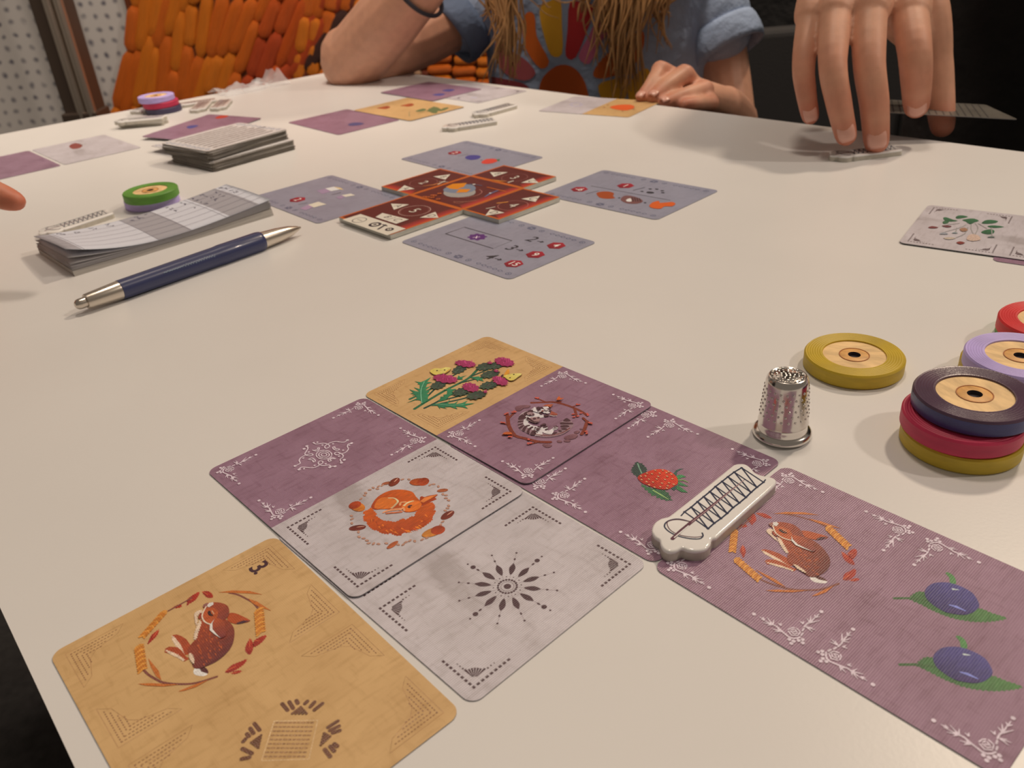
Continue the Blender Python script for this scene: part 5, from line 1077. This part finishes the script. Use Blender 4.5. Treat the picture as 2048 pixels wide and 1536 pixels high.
# ================================================================== people
def tubes_mesh(chains, seg=16):
    """closed tapered tubes (centre line + radii), later fused into one skin"""
    vs, fs = [], []
    for pts, rr in chains:
        P = [Vector(p) for p in pts]; n = len(pts)
        if n > 2:
            Q = [Vector(q) for q in catmull([tuple(p) for p in P], 5, False)]; T = np.linspace(0, n - 1, len(Q)); R_ = np.interp(T, range(n), rr)
        else: Q = [P[0].lerp(P[1], k / 6) for k in range(7)]; R_ = np.linspace(rr[0], rr[1], 7)
        t0_ = (Q[0] - Q[1]).normalized(); t1_ = (Q[-1] - Q[-2]).normalized()
        cap0 = [(Q[0] + t0_ * R_[0] * math.sin(a), R_[0] * math.cos(a)) for a in (1.35, .95, .5)]; cap1 = [(Q[-1] + t1_ * R_[-1] * math.sin(a), R_[-1] * math.cos(a)) for a in (.5, .95, 1.35)]
        full = cap0 + list(zip(Q, R_)) + cap1; prev = None; b = len(vs); m = len(full)
        for i, (c, r) in enumerate(full):
            d = (full[min(i + 1, m - 1)][0] - full[max(i - 1, 0)][0]); d = d.normalized() if d.length > 1e-9 else Vector((0, 0, 1))
            prev = d.orthogonal().normalized() if prev is None else (prev - d * prev.dot(d)).normalized(); s_ = d.cross(prev)
            for k in range(seg): a = 2 * math.pi * k / seg; vs.append(c + prev * r * math.cos(a) + s_ * r * math.sin(a))
        for i in range(m - 1):
            for k in range(seg): fs.append((b + i * seg + k, b + i * seg + (k + 1) % seg, b + (i + 1) * seg + (k + 1) % seg, b + (i + 1) * seg + k))
        fs.append(tuple(b + k for k in range(seg))[::-1]); fs.append(tuple(b + (m - 1) * seg + k for k in range(seg)))
    return vs, fs
def fuse(name, vs, fs, material, parent, voxel=.0016, smooth=8, origin=None, fac=.5):
    me = bpy.data.meshes.new(name); o3 = Vector(origin or (0, 0, 0)); me.from_pydata([tuple(Vector(v) - o3) for v in vs], [], fs)
    o = bpy.data.objects.new(name, me); COL.objects.link(o)
    rm = o.modifiers.new('r', 'REMESH'); rm.mode = 'VOXEL'; rm.voxel_size = voxel; rm.use_smooth_shade = True
    sm = o.modifiers.new('s', 'SMOOTH'); sm.factor = fac; sm.iterations = smooth
    dg = bpy.context.evaluated_depsgraph_get(); dg.update(); nm = bpy.data.meshes.new_from_object(o.evaluated_get(dg)); bpy.data.objects.remove(o); bpy.data.meshes.remove(me)
    nm.name = name; nm.materials.clear(); nm.materials.append(material); nm.polygons.foreach_set('use_smooth', [True] * len(nm.polygons))
    r = bpy.data.objects.new(name, nm); r.location = o3; 
    return link(r, parent)
SK = ph(188, 128, 95); SKR = ph(168, 84, 58)
def paint(o, reds, base=SK, red=SKR, rad_=.009):
    me = o.data; n = len(me.vertices); co = np.empty(n * 3, np.float32); me.vertices.foreach_get('co', co); co = co.reshape(-1, 3) + np.array(o.location, np.float32)
    w = np.zeros(n)
    for p, s_ in reds: w = np.maximum(w, s_ * np.exp(-((co - np.array(p)) ** 2).sum(1) / rad_ ** 2))
    c = np.ones((n, 4), np.float32); c[:, :3] = np.array(base)[None] * (1 - w[:, None]) + np.array(red)[None] * w[:, None]
    ca = me.color_attributes.new('Col', 'FLOAT_COLOR', 'POINT'); ca.data.foreach_set('color', c.ravel())
M_SKIN = mat('skin', SK, .5, attr=True, sss=.12, noise=(120, .06, (1, 1, 1)), bump=(1400, .12, .0006)); M_NAIL = mat('fingernail', ph(196, 134, 108), .3, coat=.3)
def nail(parent, p, d, n, w, l, off):
    """curved nail plate: p centre on finger axis, d towards the tip, n outward"""
    d = d.normalized(); n = (n - d * n.dot(d)).normalized(); s_ = d.cross(n); vs, fs = [], []
    for i in range(7):
        t = i / 6 - .5; ww = w * (1 - (abs(2 * t) ** 4) * .35)
        for j in range(7): a = (j / 6 - .5) * 1.7; vs.append(p + d * l * t + s_ * ww * math.sin(a) * .62 + n * (off * (math.cos(a) * .55 + .45) - .0009 * (2 * t) ** 2))
    for i in range(6):
        for j in range(6): fs.append((i * 7 + j, i * 7 + j + 1, (i + 1) * 7 + j + 1, (i + 1) * 7 + j))
    o3 = parent.location; o = mesh_obj('fingernail', [v - o3 for v in vs], fs, M_NAIL, parent, True)
    md = o.modifiers.new('t', 'SOLIDIFY'); md.thickness = .0004; md.offset = 0
    return o

# ---- the person in black reaching for a token
HZ = lambda X, Y, y: V(1540 + X / 4.0315, Y / 4.0315, y)
wr = HZ(860, -640, .665)
fing = dict(
 pinky=([HZ(330, 120, .590), HZ(272, 510, .566), HZ(290, 740, .558), HZ(325, 935, .553)], [.0092, .0074, .0066, .0056]),
 ring=([HZ(535, 90, .580), HZ(505, 510, .548), HZ(555, 830, .538), HZ(612, 1090, .533)], [.0108, .0088, .0080, .0068]),
 middle=([HZ(800, 70, .576), HZ(800, 510, .546), HZ(840, 830, .538), HZ(858, 1140, .533)], [.0116, .0098, .0091, .0079]),
 index=([HZ(1120, 90, .582), HZ(1165, 390, .556), HZ(1180, 640, .552), HZ(1180, 850, .556)], [.0120, .0104, .0096, .0082]))
ch = list(fing.values())
for k, X in (('pinky', 520), ('ring', 700), ('middle', 860), ('index', 1040)): ch.append(([fing[k][0][0], HZ(X, -330, .625), wr], [fing[k][1][0] * 1.2, .0155, .021]))
ch.append(([HZ(1120, -260, .630), HZ(1260, 120, .612), HZ(1330, 480, .602), HZ(1365, 760, .592), HZ(1390, 1010, .580)], [.019, .0155, .0115, .0100, .0082]))
ch.append(([HZ(800, -150, .610), HZ(1050, 120, .605), HZ(1200, 330, .604)], [.017, .016, .011]))
ch.append(([HZ(500, -60, .600), HZ(820, -60, .596), HZ(1080, -40, .600)], [.015, .0165, .015]))
fa1 = wr + Vector((.035, .075, .10)); ch.append(([wr, wr.lerp(fa1, .5), fa1], [.0235, .027, .033])); ch.append(([wr + Vector((-.012, .004, 0)), wr + Vector((.012, .0, 0))], [.018, .018]))
el2 = fa1 + Vector((.10, .13, .04)); sh2 = V(2090, 60, 1.02) + Vector((-.08, 0, .28))
hand_ch = list(ch); ch = [([fa1.lerp(wr, .25), fa1], [.031, .033]), ([fa1, el2], [.033, .042]), ([el2, sh2], [.044, .055])]
tor = V(2130, 150, 1.10); tor.z = TZ
def loft(secs, seg=28):           # (centre, half width, half depth) sections, facing angle in the last slot
    vs, fs = [], []
    for c, a_, b_, an in secs:
        for k in range(seg): t = 2 * math.pi * k / seg; x, y = a_ * math.cos(t), b_ * math.sin(t); vs.append(Vector(c) + Vector((x * math.cos(an) - y * math.sin(an), x * math.sin(an) + y * math.cos(an), 0)))
    for i in range(len(secs) - 1):
        for k in range(seg): fs.append((i * seg + k, i * seg + (k + 1) % seg, (i + 1) * seg + (k + 1) % seg, (i + 1) * seg + k))
    fs.append(tuple(range(seg))[::-1]); fs.append(tuple((len(secs) - 1) * seg + k for k in range(seg))); return vs, fs
def join(*parts):
    vs, fs = [], []
    for v, f in parts: b = len(vs); vs += list(v); fs += [tuple(i + b for i in q) for q in f]
    return vs, fs
def sec(c, z, a_, b_, an=0., dx=0, dy=0): return (Vector((c.x + dx, c.y + dy, TZ + z)), a_, b_, an)
def head_parts(c, face, s=1.0):
    """skull, jaw, nose, brow and ears looking along face"""
    f = Vector(face).normalized(); r = f.cross(Vector((0, 0, 1))).normalized(); u = Vector((0, 0, 1)); P = lambda x, y, z: c + (r * x + f * y + u * z) * s
    return [([P(0, -.02, .02), P(0, .01, .02)], [.082 * s, .078 * s]), ([P(0, .03, -.03), P(0, .045, -.075)], [.062 * s, .038 * s]), ([P(0, .088, .0), P(0, .104, -.028)], [.010 * s, .014 * s]), ([P(-.035, .075, .018), P(.035, .075, .018)], [.016 * s, .016 * s]),
            ([P(-.022, .088, -.058), P(.022, .088, -.058)], [.0085 * s, .0085 * s]), ([P(-.082, -.01, .0), P(-.086, -.012, -.03)], [.016 * s, .010 * s]), ([P(.082, -.01, .0), P(.086, -.012, -.03)], [.016 * s, .010 * s])], P
hc2 = Vector((tor.x - .01, tor.y - .03, TZ + .60)); hp2, HP2 = head_parts(hc2, (-.5, -.9, -.35))
ch2 = ch + hp2 + [([hc2 + Vector((.01, .03, -.06)), Vector((tor.x, tor.y, TZ + .44))], [.052, .062])]
an2 = rad(-20)
body2 = join(tubes_mesh(ch2), loft([sec(tor, -.30, .16, .11, an2), sec(tor, 0, .165, .11, an2), sec(tor, .25, .18, .11, an2), sec(tor, .38, .16, .085, an2), sec(tor, .45, .07, .06, an2)]))
per2 = fuse('person', body2[0], body2[1], M_SKIN, None, .004, 5, origin=(tor.x, tor.y, TZ - .3))
hv_ = tubes_mesh(hand_ch); hnd = fuse('hand_skin', hv_[0], hv_[1], M_SKIN, None, .0011, 7, origin=(tor.x, tor.y, TZ - .3))
bm = bmesh.new(); bm.from_mesh(per2.data); bm.from_mesh(hnd.data); bm.to_mesh(per2.data); bm.free()     # fine hand and coarser body make one figure
hm_ = hnd.data; bpy.data.objects.remove(hnd); bpy.data.meshes.remove(hm_); per2.data.polygons.foreach_set('use_smooth', [True] * len(per2.data.polygons))
tag(per2, 'person in black clothes reaching down to press a token with two fingers', 'person')
reds = []
for k, (pp, rr) in fing.items(): reds += [(pp[-1], .9), (pp[2], .55), (pp[1], .35)]
reds += [(HZ(1390, 1010, .580), .9)]
paint(per2, reds, rad_=.0135)
nl = lambda k, w, l, sft, dn: nail(per2, fing[k][0][-1] + (fing[k][0][-1] - fing[k][0][-2]).normalized() * sft, fing[k][0][-1] - fing[k][0][-2], (CAM - fing[k][0][-1]).normalized() + Vector(dn), w, l, fing[k][1][-1] * 1.02)
nl('pinky', .0092, .0098, -.001, (0, 0, .25)); nl('ring', .0112, .0115, -.002, (0, 0, .3)); nl('middle', .0124, .0118, -.002, (0, 0, .3)); nl('index', .0122, .0115, -.002, (0, 0, .3))
M_BLK = mat('black_jersey', (.012, .011, .011), .9, noise=(20, .3, (1, 1, 1)), bump=(25, .35, .02))
cl = join(loft([sec(tor, -.32, .175, .125, an2), sec(tor, -.1, .185, .128, an2), sec(tor, .2, .20, .128, an2), sec(tor, .37, .185, .10, an2), sec(tor, .44, .085, .075, an2)]), tubes_mesh([([fa1.lerp(wr, .28), fa1, el2], [.037, .042, .054]), ([el2, sh2], [.056, .075]), ([sh2, Vector((tor.x, tor.y, TZ + .36))], [.075, .08]),
        ([Vector((tor.x + .19, tor.y, TZ + .33)), Vector((tor.x + .25, tor.y - .06, TZ + .1)), Vector((tor.x + .2, tor.y - .2, TZ - .06))], [.07, .058, .05])]))
sw = fuse('black_sweater', [v - per2.location for v in cl[0]], cl[1], M_BLK, per2, .005, 6); sw['label'] = 'plain black sweater'
M_HAIRD = mat('dark_hair', (.02, .014, .01), .6, bump=(90, .6, .01))
hv = tubes_mesh([([HP2(0, -.035, .035), HP2(0, -.005, .055)], [.088, .078]), ([HP2(0, -.06, .0), HP2(0, -.05, -.06)], [.07, .045])])
fuse('hair', [v - per2.location for v in hv[0]], hv[1], M_HAIRD, per2, .005, 6)
M_EYE = mat('eye_white', (.8, .78, .75), .2); M_IRIS = mat('iris', (.05, .03, .02), .15)
def eyes(par, P, s=1.0):
    for sx in (-1, 1):
        for nm, r_, dy, mm in (('eye', .0115, .070, M_EYE), ('iris', .006, .077, M_IRIS)):
            bm = bmesh.new(); bmesh.ops.create_uvsphere(bm, u_segments=16, v_segments=10, radius=r_ * s); bm_obj(nm, bm, mm, par, True, P(sx * .032, dy, .0) - par.location)
eyes(per2, HP2)

# ---- card held between index finger and thumb
hA, hB, hC = V(2036, 240, .550), V(1778, 226, .566), V(1994, 211, .611)
e1 = (hA - hB).normalized(); e2 = (hC - hA); e2 = (e2 - e1 * e2.dot(e1)).normalized(); en = e1.cross(e2); hc = hA - e1 * .044 + e2 * .0315
M_HELD = linen('held_card_back', ph(98, 86, 72), ph(60, 52, 44)); held = card('dark patterned card held flat between index finger and thumb', hc.x, hc.y, 0, M_HELD, z=hc.z - TZ)
held.rotation_euler = Matrix((e1, e2, en)).transposed().to_euler()
a = Art()
for k in range(-9, 10): a.line([(k * 4.6 - 6, -29), (k * 4.6 + 6, 29)], 1.1, ph(44, 38, 32), mm=True, layer=1)
a.n = 1; a.P = [x for x in a.P if max(abs(p[0]) for p in x[0]) < 42]; a.build('striped_back', held, CT, FLATINK)

# ---- chair of the person in black
M_CH = mat('chair_fabric', (.02, .019, .02), .8, bump=(300, .3, .002)); M_CHL = mat('chair_metal', (.05, .05, .05), .4, .8)
cc_ = V(1575, 130, 1.64); chx = empty('chair', (cc_.x, cc_.y, 0)); tag(chx, 'black upholstered chair standing empty behind the child\'s left arm', 'chair')
bt = V(1560, 56, 1.62).z
bevel_box('backrest', (.40, .04, .36), M_CH, chx, loc=(.06, 0, bt - .18), bev=.015, seg=4)
bevel_box('seat', (.40, .34, .06), M_CH, chx, loc=(.06, -.20, .42), bev=.02, seg=4)
for sx in (-.11, .23):
    bevel_box('leg', (.025, .025, .40), M_CHL, chx, loc=(sx, -.34, .20), bev=.004); bevel_box('leg', (.025, .025, .40), M_CHL, chx, loc=(sx, -.03, .20), bev=.004); bevel_box('back_post', (.025, .02, bt - .55), M_CHL, chx, loc=(sx, -.02, .40 + (bt - .55) / 2), bev=.004)
# ---- the child across the table
tg = V(1190, 100, 1.05); ang = rad(-12)
GH = lambda X, Y, y: V(1040 + X / 4.096, Y / 4.096, y)
elb = V(702, 112, .985)
gch = [([elb + Vector((0, 0, -.006)), V(775, 40, .955), V(850, -45, .93), V(925, -140, .905)], [.0345, .0335, .0275, .0200]),
       ([elb, V(820, 82, 1.02), V(925, 25, 1.06), V(1000, -40, 1.075)], [.0335, .0330, .0340, .042])]
rw = V(925, -140, .905); rhnd = V(975, -215, .90)
gch += [([rw, rhnd], [.0195, .026]), ([rhnd, V(1000, -275, .905)], [.026, .022])]
for k, (dx, dy, r_) in enumerate(((-30, -60, .0068), (-8, -70, .0075), (14, -68, .0074), (34, -58, .0062))):
    a0 = V(985 + dx * .6, -285, .905); a1 = V(990 + dx, -330 + dy * .2, .915); gch.append(([a0, a1, V(1000 + dx, -335 + dy * .6, .93)], [r_ * 1.15, r_, r_ * .85]))
gch.append(([rhnd, V(945, -255, .885), V(950, -295, .885)], [.011, .009, .0075]))
gf = dict(index=([GH(1150, 575, .785), GH(1080, 690, .768), GH(1000, 800, .757)], [.0078, .0066, .0058]), middle=([GH(1345, 615, .780), GH(1210, 705, .762), GH(1105, 800, .750)], [.0088, .0078, .0066]),
          ring=([GH(1510, 735, .770), GH(1340, 790, .752), GH(1190, 850, .742)], [.0082, .0074, .0062]), pinky=([GH(1565, 845, .757), GH(1450, 850, .745), GH(1350, 860, .738)], [.0070, .0062, .0054]))
for k in gf: gch.append(gf[k])
lw = V(1450, 208, .83); el = V(1462, 262, .985)
for k in gf: gch.append(([gf[k][0][0], V(1400, 190, .81).lerp(gf[k][0][0], .35), lw], [gf[k][1][0] * 1.1, .0105, .0165]))
gch.append(([GH(1500, 800, .80), GH(1250, 760, .79), GH(1100, 770, .78)], [.012, .009, .007]))
lsh = V(1365, -75, 1.06)
gch += [([lw, V(1470, 240, .90), el], [.0175, .0235, .0275]), ([el, V(1443, 140, 1.02), V(1420, 40, 1.035), lsh], [.029, .0315, .034, .042])]
hcg = Vector((tg.x - .02, tg.y - .04, TZ + .33)); hpg, HPG = head_parts(hcg, (-.35, -.9, -.3), .9)
gch += hpg + [([hcg + Vector((.01, .02, -.06)), Vector((tg.x, tg.y, TZ + .17))], [.042, .050])]
bg_ = join(tubes_mesh(gch), loft([sec(tg, -.30, .125, .085, ang), sec(tg, 0, .115, .078, ang), sec(tg, .10, .125, .078, ang), sec(tg, .16, .11, .062, ang), sec(tg, .20, .05, .048, ang)]))
kid = fuse('person', bg_[0], bg_[1], M_SKIN, None, .0018, 4, origin=(tg.x, tg.y, TZ - .3))
tag(kid, 'long-haired child in pale blue flower T-shirt leaning an elbow on the table', 'person')
reds = [(elb + Vector((0, -.01, -.03)), .35)]
for k, (pp, rr) in gf.items(): reds += [(pp[-1], .7), (pp[0], .45)]
paint(kid, reds, base=ph(182, 124, 92), rad_=.012)
for k, w in (('index', .0085), ('middle', .0092), ('ring', .0088)):
    pp, rr = gf[k]; nail(kid, pp[-1] + (pp[-1] - pp[-2]).normalized() * .001, pp[-1] - pp[-2], Vector((-.3, -.5, .8)), w, .0085, rr[-1] * 1.03)
M_SHIRT = mat('pale_blue_jersey', ph(130, 133, 142), .85, noise=(30, .08, (1, 1, 1)), bump=(45, .45, .012))
M_SHIRTC = M_SHIRT
sl_l = V(1432, 52, 1.018); sl_r = V(938, 28, 1.058)
shv = join(loft([sec(tg, -.32, .140, .10, ang), sec(tg, -.05, .130, .092, ang), sec(tg, .03, .130, .092, ang), sec(tg, .10, .138, .092, ang), sec(tg, .165, .12, .075, ang), sec(tg, .20, .066, .06, ang)]),
           tubes_mesh([([Vector((tg.x + .10, tg.y, TZ + .14)), lsh, V(1405, -5, 1.035), sl_l], [.052, .052, .047, .042]), ([Vector((tg.x - .08, tg.y, TZ + .12)), V(1010, -40, 1.075), V(968, 2, 1.066), sl_r], [.048, .050, .046, .043])]))
shirt = fuse('t_shirt', [v - kid.location for v in shv[0]], shv[1], M_SHIRT, kid, .0028, 6); shirt['label'] = 'pale blue T-shirt with retro flower print'
# rolled cuffs
def ring_tube(name, c, axis, R_, r_, m, par, sq=1.0):
    axis = axis.normalized(); a1 = axis.orthogonal().normalized(); a2 = axis.cross(a1); vs, fs = [], []
    for i in range(40):
        t = 2 * math.pi * i / 40; d = a1 * math.cos(t) + a2 * math.sin(t)
        for j in range(10): u_ = 2 * math.pi * j / 10; vs.append(c + d * (R_ + r_ * math.cos(u_)) + axis * r_ * sq * math.sin(u_) - par.location)
    for i in range(40):
        for j in range(10): fs.append((i * 10 + j, ((i + 1) % 40) * 10 + j, ((i + 1) % 40) * 10 + (j + 1) % 10, i * 10 + (j + 1) % 10))
    return mesh_obj(name, vs, fs, m, par, True)
axl = (sl_l - V(1405, -5, 1.035)); ring_tube('rolled_cuff', sl_l + axl.normalized() * .020, axl, .041, .0035, M_SHIRT, kid, 4.5)
axr = (sl_r - V(968, 2, 1.066)); ring_tube('rolled_cuff', sl_r + axr.normalized() * .018, axr, .041, .0035, mat('cuff_slate', ph(92, 98, 110), .85, bump=(45, .4, .01)), kid, 4.5)
M_BAND = mat('dark_hair_tie', (.02, .018, .03), .6); wb = V(842, -36, .932); ring_tube('hair_tie', V(835, -20, .935), V(925, -140, .905) - V(775, 40, .955), .0305, .0022, M_BAND, kid)
# print on the shirt, laid onto its real surface
dg = bpy.context.evaluated_depsgraph_get(); sm_ = shirt.data
bv = BVHTree.FromPolygons([tuple(v.co + kid.location) for v in sm_.vertices], [tuple(p.vertices) for p in sm_.polygons])
def shirt_patch(name, P, col, lab=None):
    q = catmull(P, 3); bm = bmesh.new(); vv = [bm.verts.new((x, y, 0)) for x, y in q]
    for t in tessellate_polygon([[Vector((x, y, 0)) for x, y in q]]):
        try: bm.faces.new([vv[i] for i in t])
        except ValueError: pass
    for _ in range(5):
        es = [e for e in bm.edges if e.calc_length() > 9]
        if not es: break
        bmesh.ops.subdivide_edges(bm, edges=es, cuts=1); bmesh.ops.triangulate(bm, faces=bm.faces[:])
    dead = []
    for v in bm.verts:
        d = ray(v.co.x, v.co.y).normalized(); h = bv.ray_cast(CAM, d)
        if h[0] is None: dead.append(v)
        else: v.co = h[0] + h[1] * .0007 * (1 if h[1].dot(d) < 0 else -1) - shirt.location - kid.location
    bmesh.ops.delete(bm, geom=dead, context='VERTS')
    o = bm_obj(name, bm, mat('print_' + name + lab if lab else 'print_' + name, col, .75), shirt, True); return o
GK = lambda P: [(1040 + x / 4.096, y / 4.096) for x, y in P]
for nm, P, col, sfx in (('petal', [(170, 60), (240, 10), (330, 0), (345, 200), (345, 440), (255, 450), (200, 300), (165, 150)], ph(196, 136, 26), 'yellow'), ('petal', [(410, 20), (520, 25), (605, 60), (550, 250), (455, 470), (375, 455), (390, 250)], ph(160, 28, 30), 'red'),
                    ('petal', [(480, 460), (560, 300), (650, 120), (760, 80), (870, 160), (800, 260), (690, 300), (570, 520)], ph(176, 86, 104), 'pink'), ('petal', [(50, 110), (120, 120), (140, 300), (240, 500), (170, 560), (60, 420), (20, 250)], ph(186, 82, 16), 'orange'),
                    ('petal', [(600, 620), (640, 520), (760, 400), (900, 300), (1010, 260), (1000, 420), (900, 560), (700, 640)], ph(176, 78, 20), 'amber'), ('petal', [(-180, 320), (-60, 420), (60, 500), (130, 600), (40, 660), (-120, 600), (-200, 450)], ph(150, 68, 66), 'rose'),
                    ('flower_centre', [(160, 720), (200, 620), (300, 540), (400, 535), (490, 600), (550, 730), (540, 900), (170, 900)], ph(164, 66, 12), 'disc'), ('petal', [(640, 700), (760, 650), (880, 640), (860, 800), (700, 850)], ph(190, 128, 20), 'gold'), ('petal', [(880, 720), (960, 600), (1040, 560), (1070, 640), (1020, 780), (920, 860)], ph(200, 138, 20), 'mustard'),
                    ('petal', [(-260, 640), (-100, 650), (60, 700), (80, 800), (-200, 800)], ph(120, 40, 40), 'wine')): shirt_patch(nm, GK(P), col, sfx)
# hair: long locks falling over the chest
M_HAIR = mat('honey_brown_hair', ph(156, 108, 62), .4, noise=(30, .35, (10, 10, .4)))
rs = random.Random(21); vs, fs = [], []
def lock(path, r_):
    global vs, fs
    v, f = tubes_mesh([(path, [r_ * .9, r_, r_ * .8, r_ * .25][:len(path)])], 6); b = len(vs); vs += v; fs += [tuple(i + b for i in q) for q in f]
scalp = HPG(0, .0, .05)
def hang(px0, px1, py1, n, y0, spread=14, r_=.0016):
    for k in range(n):
        x0 = px0 + rs.gauss(0, spread); x1 = px1 + rs.gauss(0, spread * 1.1); e = py1 + rs.uniform(-70, 15); y_ = y0 + rs.uniform(-.006, .006)
        s_ = -1 if px0 < 1150 else 1; top = HPG(s_ * .06 + rs.uniform(-.02, .02), .0 + rs.uniform(-.03, .03), .06); m = HPG(s_ * .085, .02, -.06)
        lock([top, m.lerp(V(x0, -120, y_), .35), V(x0, -60, y_), V((x0 + x1) / 2 + rs.gauss(0, 5), e * .45, y_ - .004), V(x1, e, y_ - .002)], r_ * rs.uniform(.7, 1.4))
def tubes_n(path): return path
def lock(path, r_):
    global vs, fs
    rr = [r_ * .8] + [r_] * (len(path) - 2) + [r_ * .3]; v, f = tubes_mesh([(path, rr)], 6); b = len(vs); vs += v; fs += [tuple(i + b for i in q) for q in f]
hang(1022, 1012, 150, 54, .950, 19, .0011); hang(1000, 985, 70, 30, .955, 18, .0010); hang(1205, 1215, 120, 34, .942, 20, .0011); hang(1262, 1250, 190, 60, .940, 19, .0011); hang(1310, 1320, 95, 26, .945, 18, .0010); hang(1180, 1165, 40, 14, .945, 14, .0010); hang(1100, 1120, 30, 8, .94, 40, .0008)
hv = tubes_mesh([([HPG(0, -.035, .035), HPG(0, -.005, .055)], [.084, .074]), ([HPG(0, -.06, .0), HPG(0, -.06, -.16)], [.066, .06])]); b = len(vs); vs += hv[0]; fs += [tuple(i + b for i in q) for q in hv[1]]
mesh_obj('hair', [v - kid.location for v in vs], fs, M_HAIR, kid, True)
eyes(kid, HPG, .9)

# ---- fingertip of the player on the left
fx = V(36, 400, .415)
lch = [([V(-190, 350, .425), V(-90, 365, .42), V(-20, 385, .417), V(30, 403, .414)], [.0092, .0084, .0074, .0056])]
kn = V(-190, 350, .425); wl = kn + Vector((-.10, -.015, .03)); dv = Vector((.12, 1, 0)).normalized()
for k, (o_, L_, r_) in enumerate(((.022, .05, .0096), (.042, .046, .0092), (.060, .036, .0078))):
    a0 = kn + dv * o_ + Vector((-.045 - .006 * k, 0, -.004 - .001 * k)); lch.append(([a0, a0 + Vector((L_ * .62, 0, -.008)), a0 + Vector((L_ * .55, -.003, -.030)), a0 + Vector((.008, -.003, -.030))], [r_, r_ * .95, r_ * .85, r_ * .75])); lch.append(([a0, wl + dv * .02 * (k + .5)], [r_ * 1.25, .017]))
lch += [([kn, wl], [.0125, .0185]), ([wl + dv * .015 + Vector((.01, -.01, -.004)), kn + Vector((-.06, -.028, -.012)), kn + Vector((-.03, -.026, -.02))], [.015, .0115, .0085]), ([wl + dv * .02, wl + dv * .015 + Vector((-.28, -.06, .02))], [.024, .036])]
lv = tubes_mesh(lch); pt = wl + Vector((-.62, -.12, 0)); pt.z = TZ - .25
tl3 = Vector((pt.x, pt.y, TZ)); sh3 = tl3 + Vector((.12, .03, .30)); el3 = wl + dv * .015 + Vector((-.28, -.06, .02))
hc3 = tl3 + Vector((.04, .02, .55)); hp3, HP3 = head_parts(hc3, (.9, .35, -.3)); lv = tubes_mesh(lch + [([el3, sh3], [.04, .05])] + hp3 + [([hc3 + Vector((-.02, 0, -.06)), tl3 + Vector((0, 0, .38))], [.05, .06])])
lv = join(lv, loft([sec(tl3, -.28, .12, .16), sec(tl3, .05, .115, .165), sec(tl3, .30, .105, .17), sec(tl3, .40, .06, .07)]))
per3 = fuse('person', lv[0], lv[1], M_SKIN, None, .0024, 5, origin=pt); tag(per3, 'person at the left whose pointing fingertip just enters the photo', 'person')
paint(per3, [(V(30, 403, .414), 1.0), (V(-20, 385, .417), .4)], red=ph(178, 92, 62), rad_=.014)
c3v = join(loft([sec(tl3, -.30, .135, .175), sec(tl3, .05, .13, .18), sec(tl3, .30, .12, .185), sec(tl3, .39, .08, .09)]), tubes_mesh([([el3.lerp(wl, .25), el3, sh3], [.042, .05, .065])]))
s3 = fuse('dark_jumper', [v - per3.location for v in c3v[0]], c3v[1], M_BLK, per3, .005, 6)
hv = tubes_mesh([([HP3(0, -.035, .035), HP3(0, -.005, .055)], [.088, .078]), ([HP3(0, -.06, .0), HP3(0, -.05, -.06)], [.07, .045])]); fuse('hair', [v - per3.location for v in hv[0]], hv[1], M_HAIRD, per3, .005, 6)
eyes(per3, HP3)
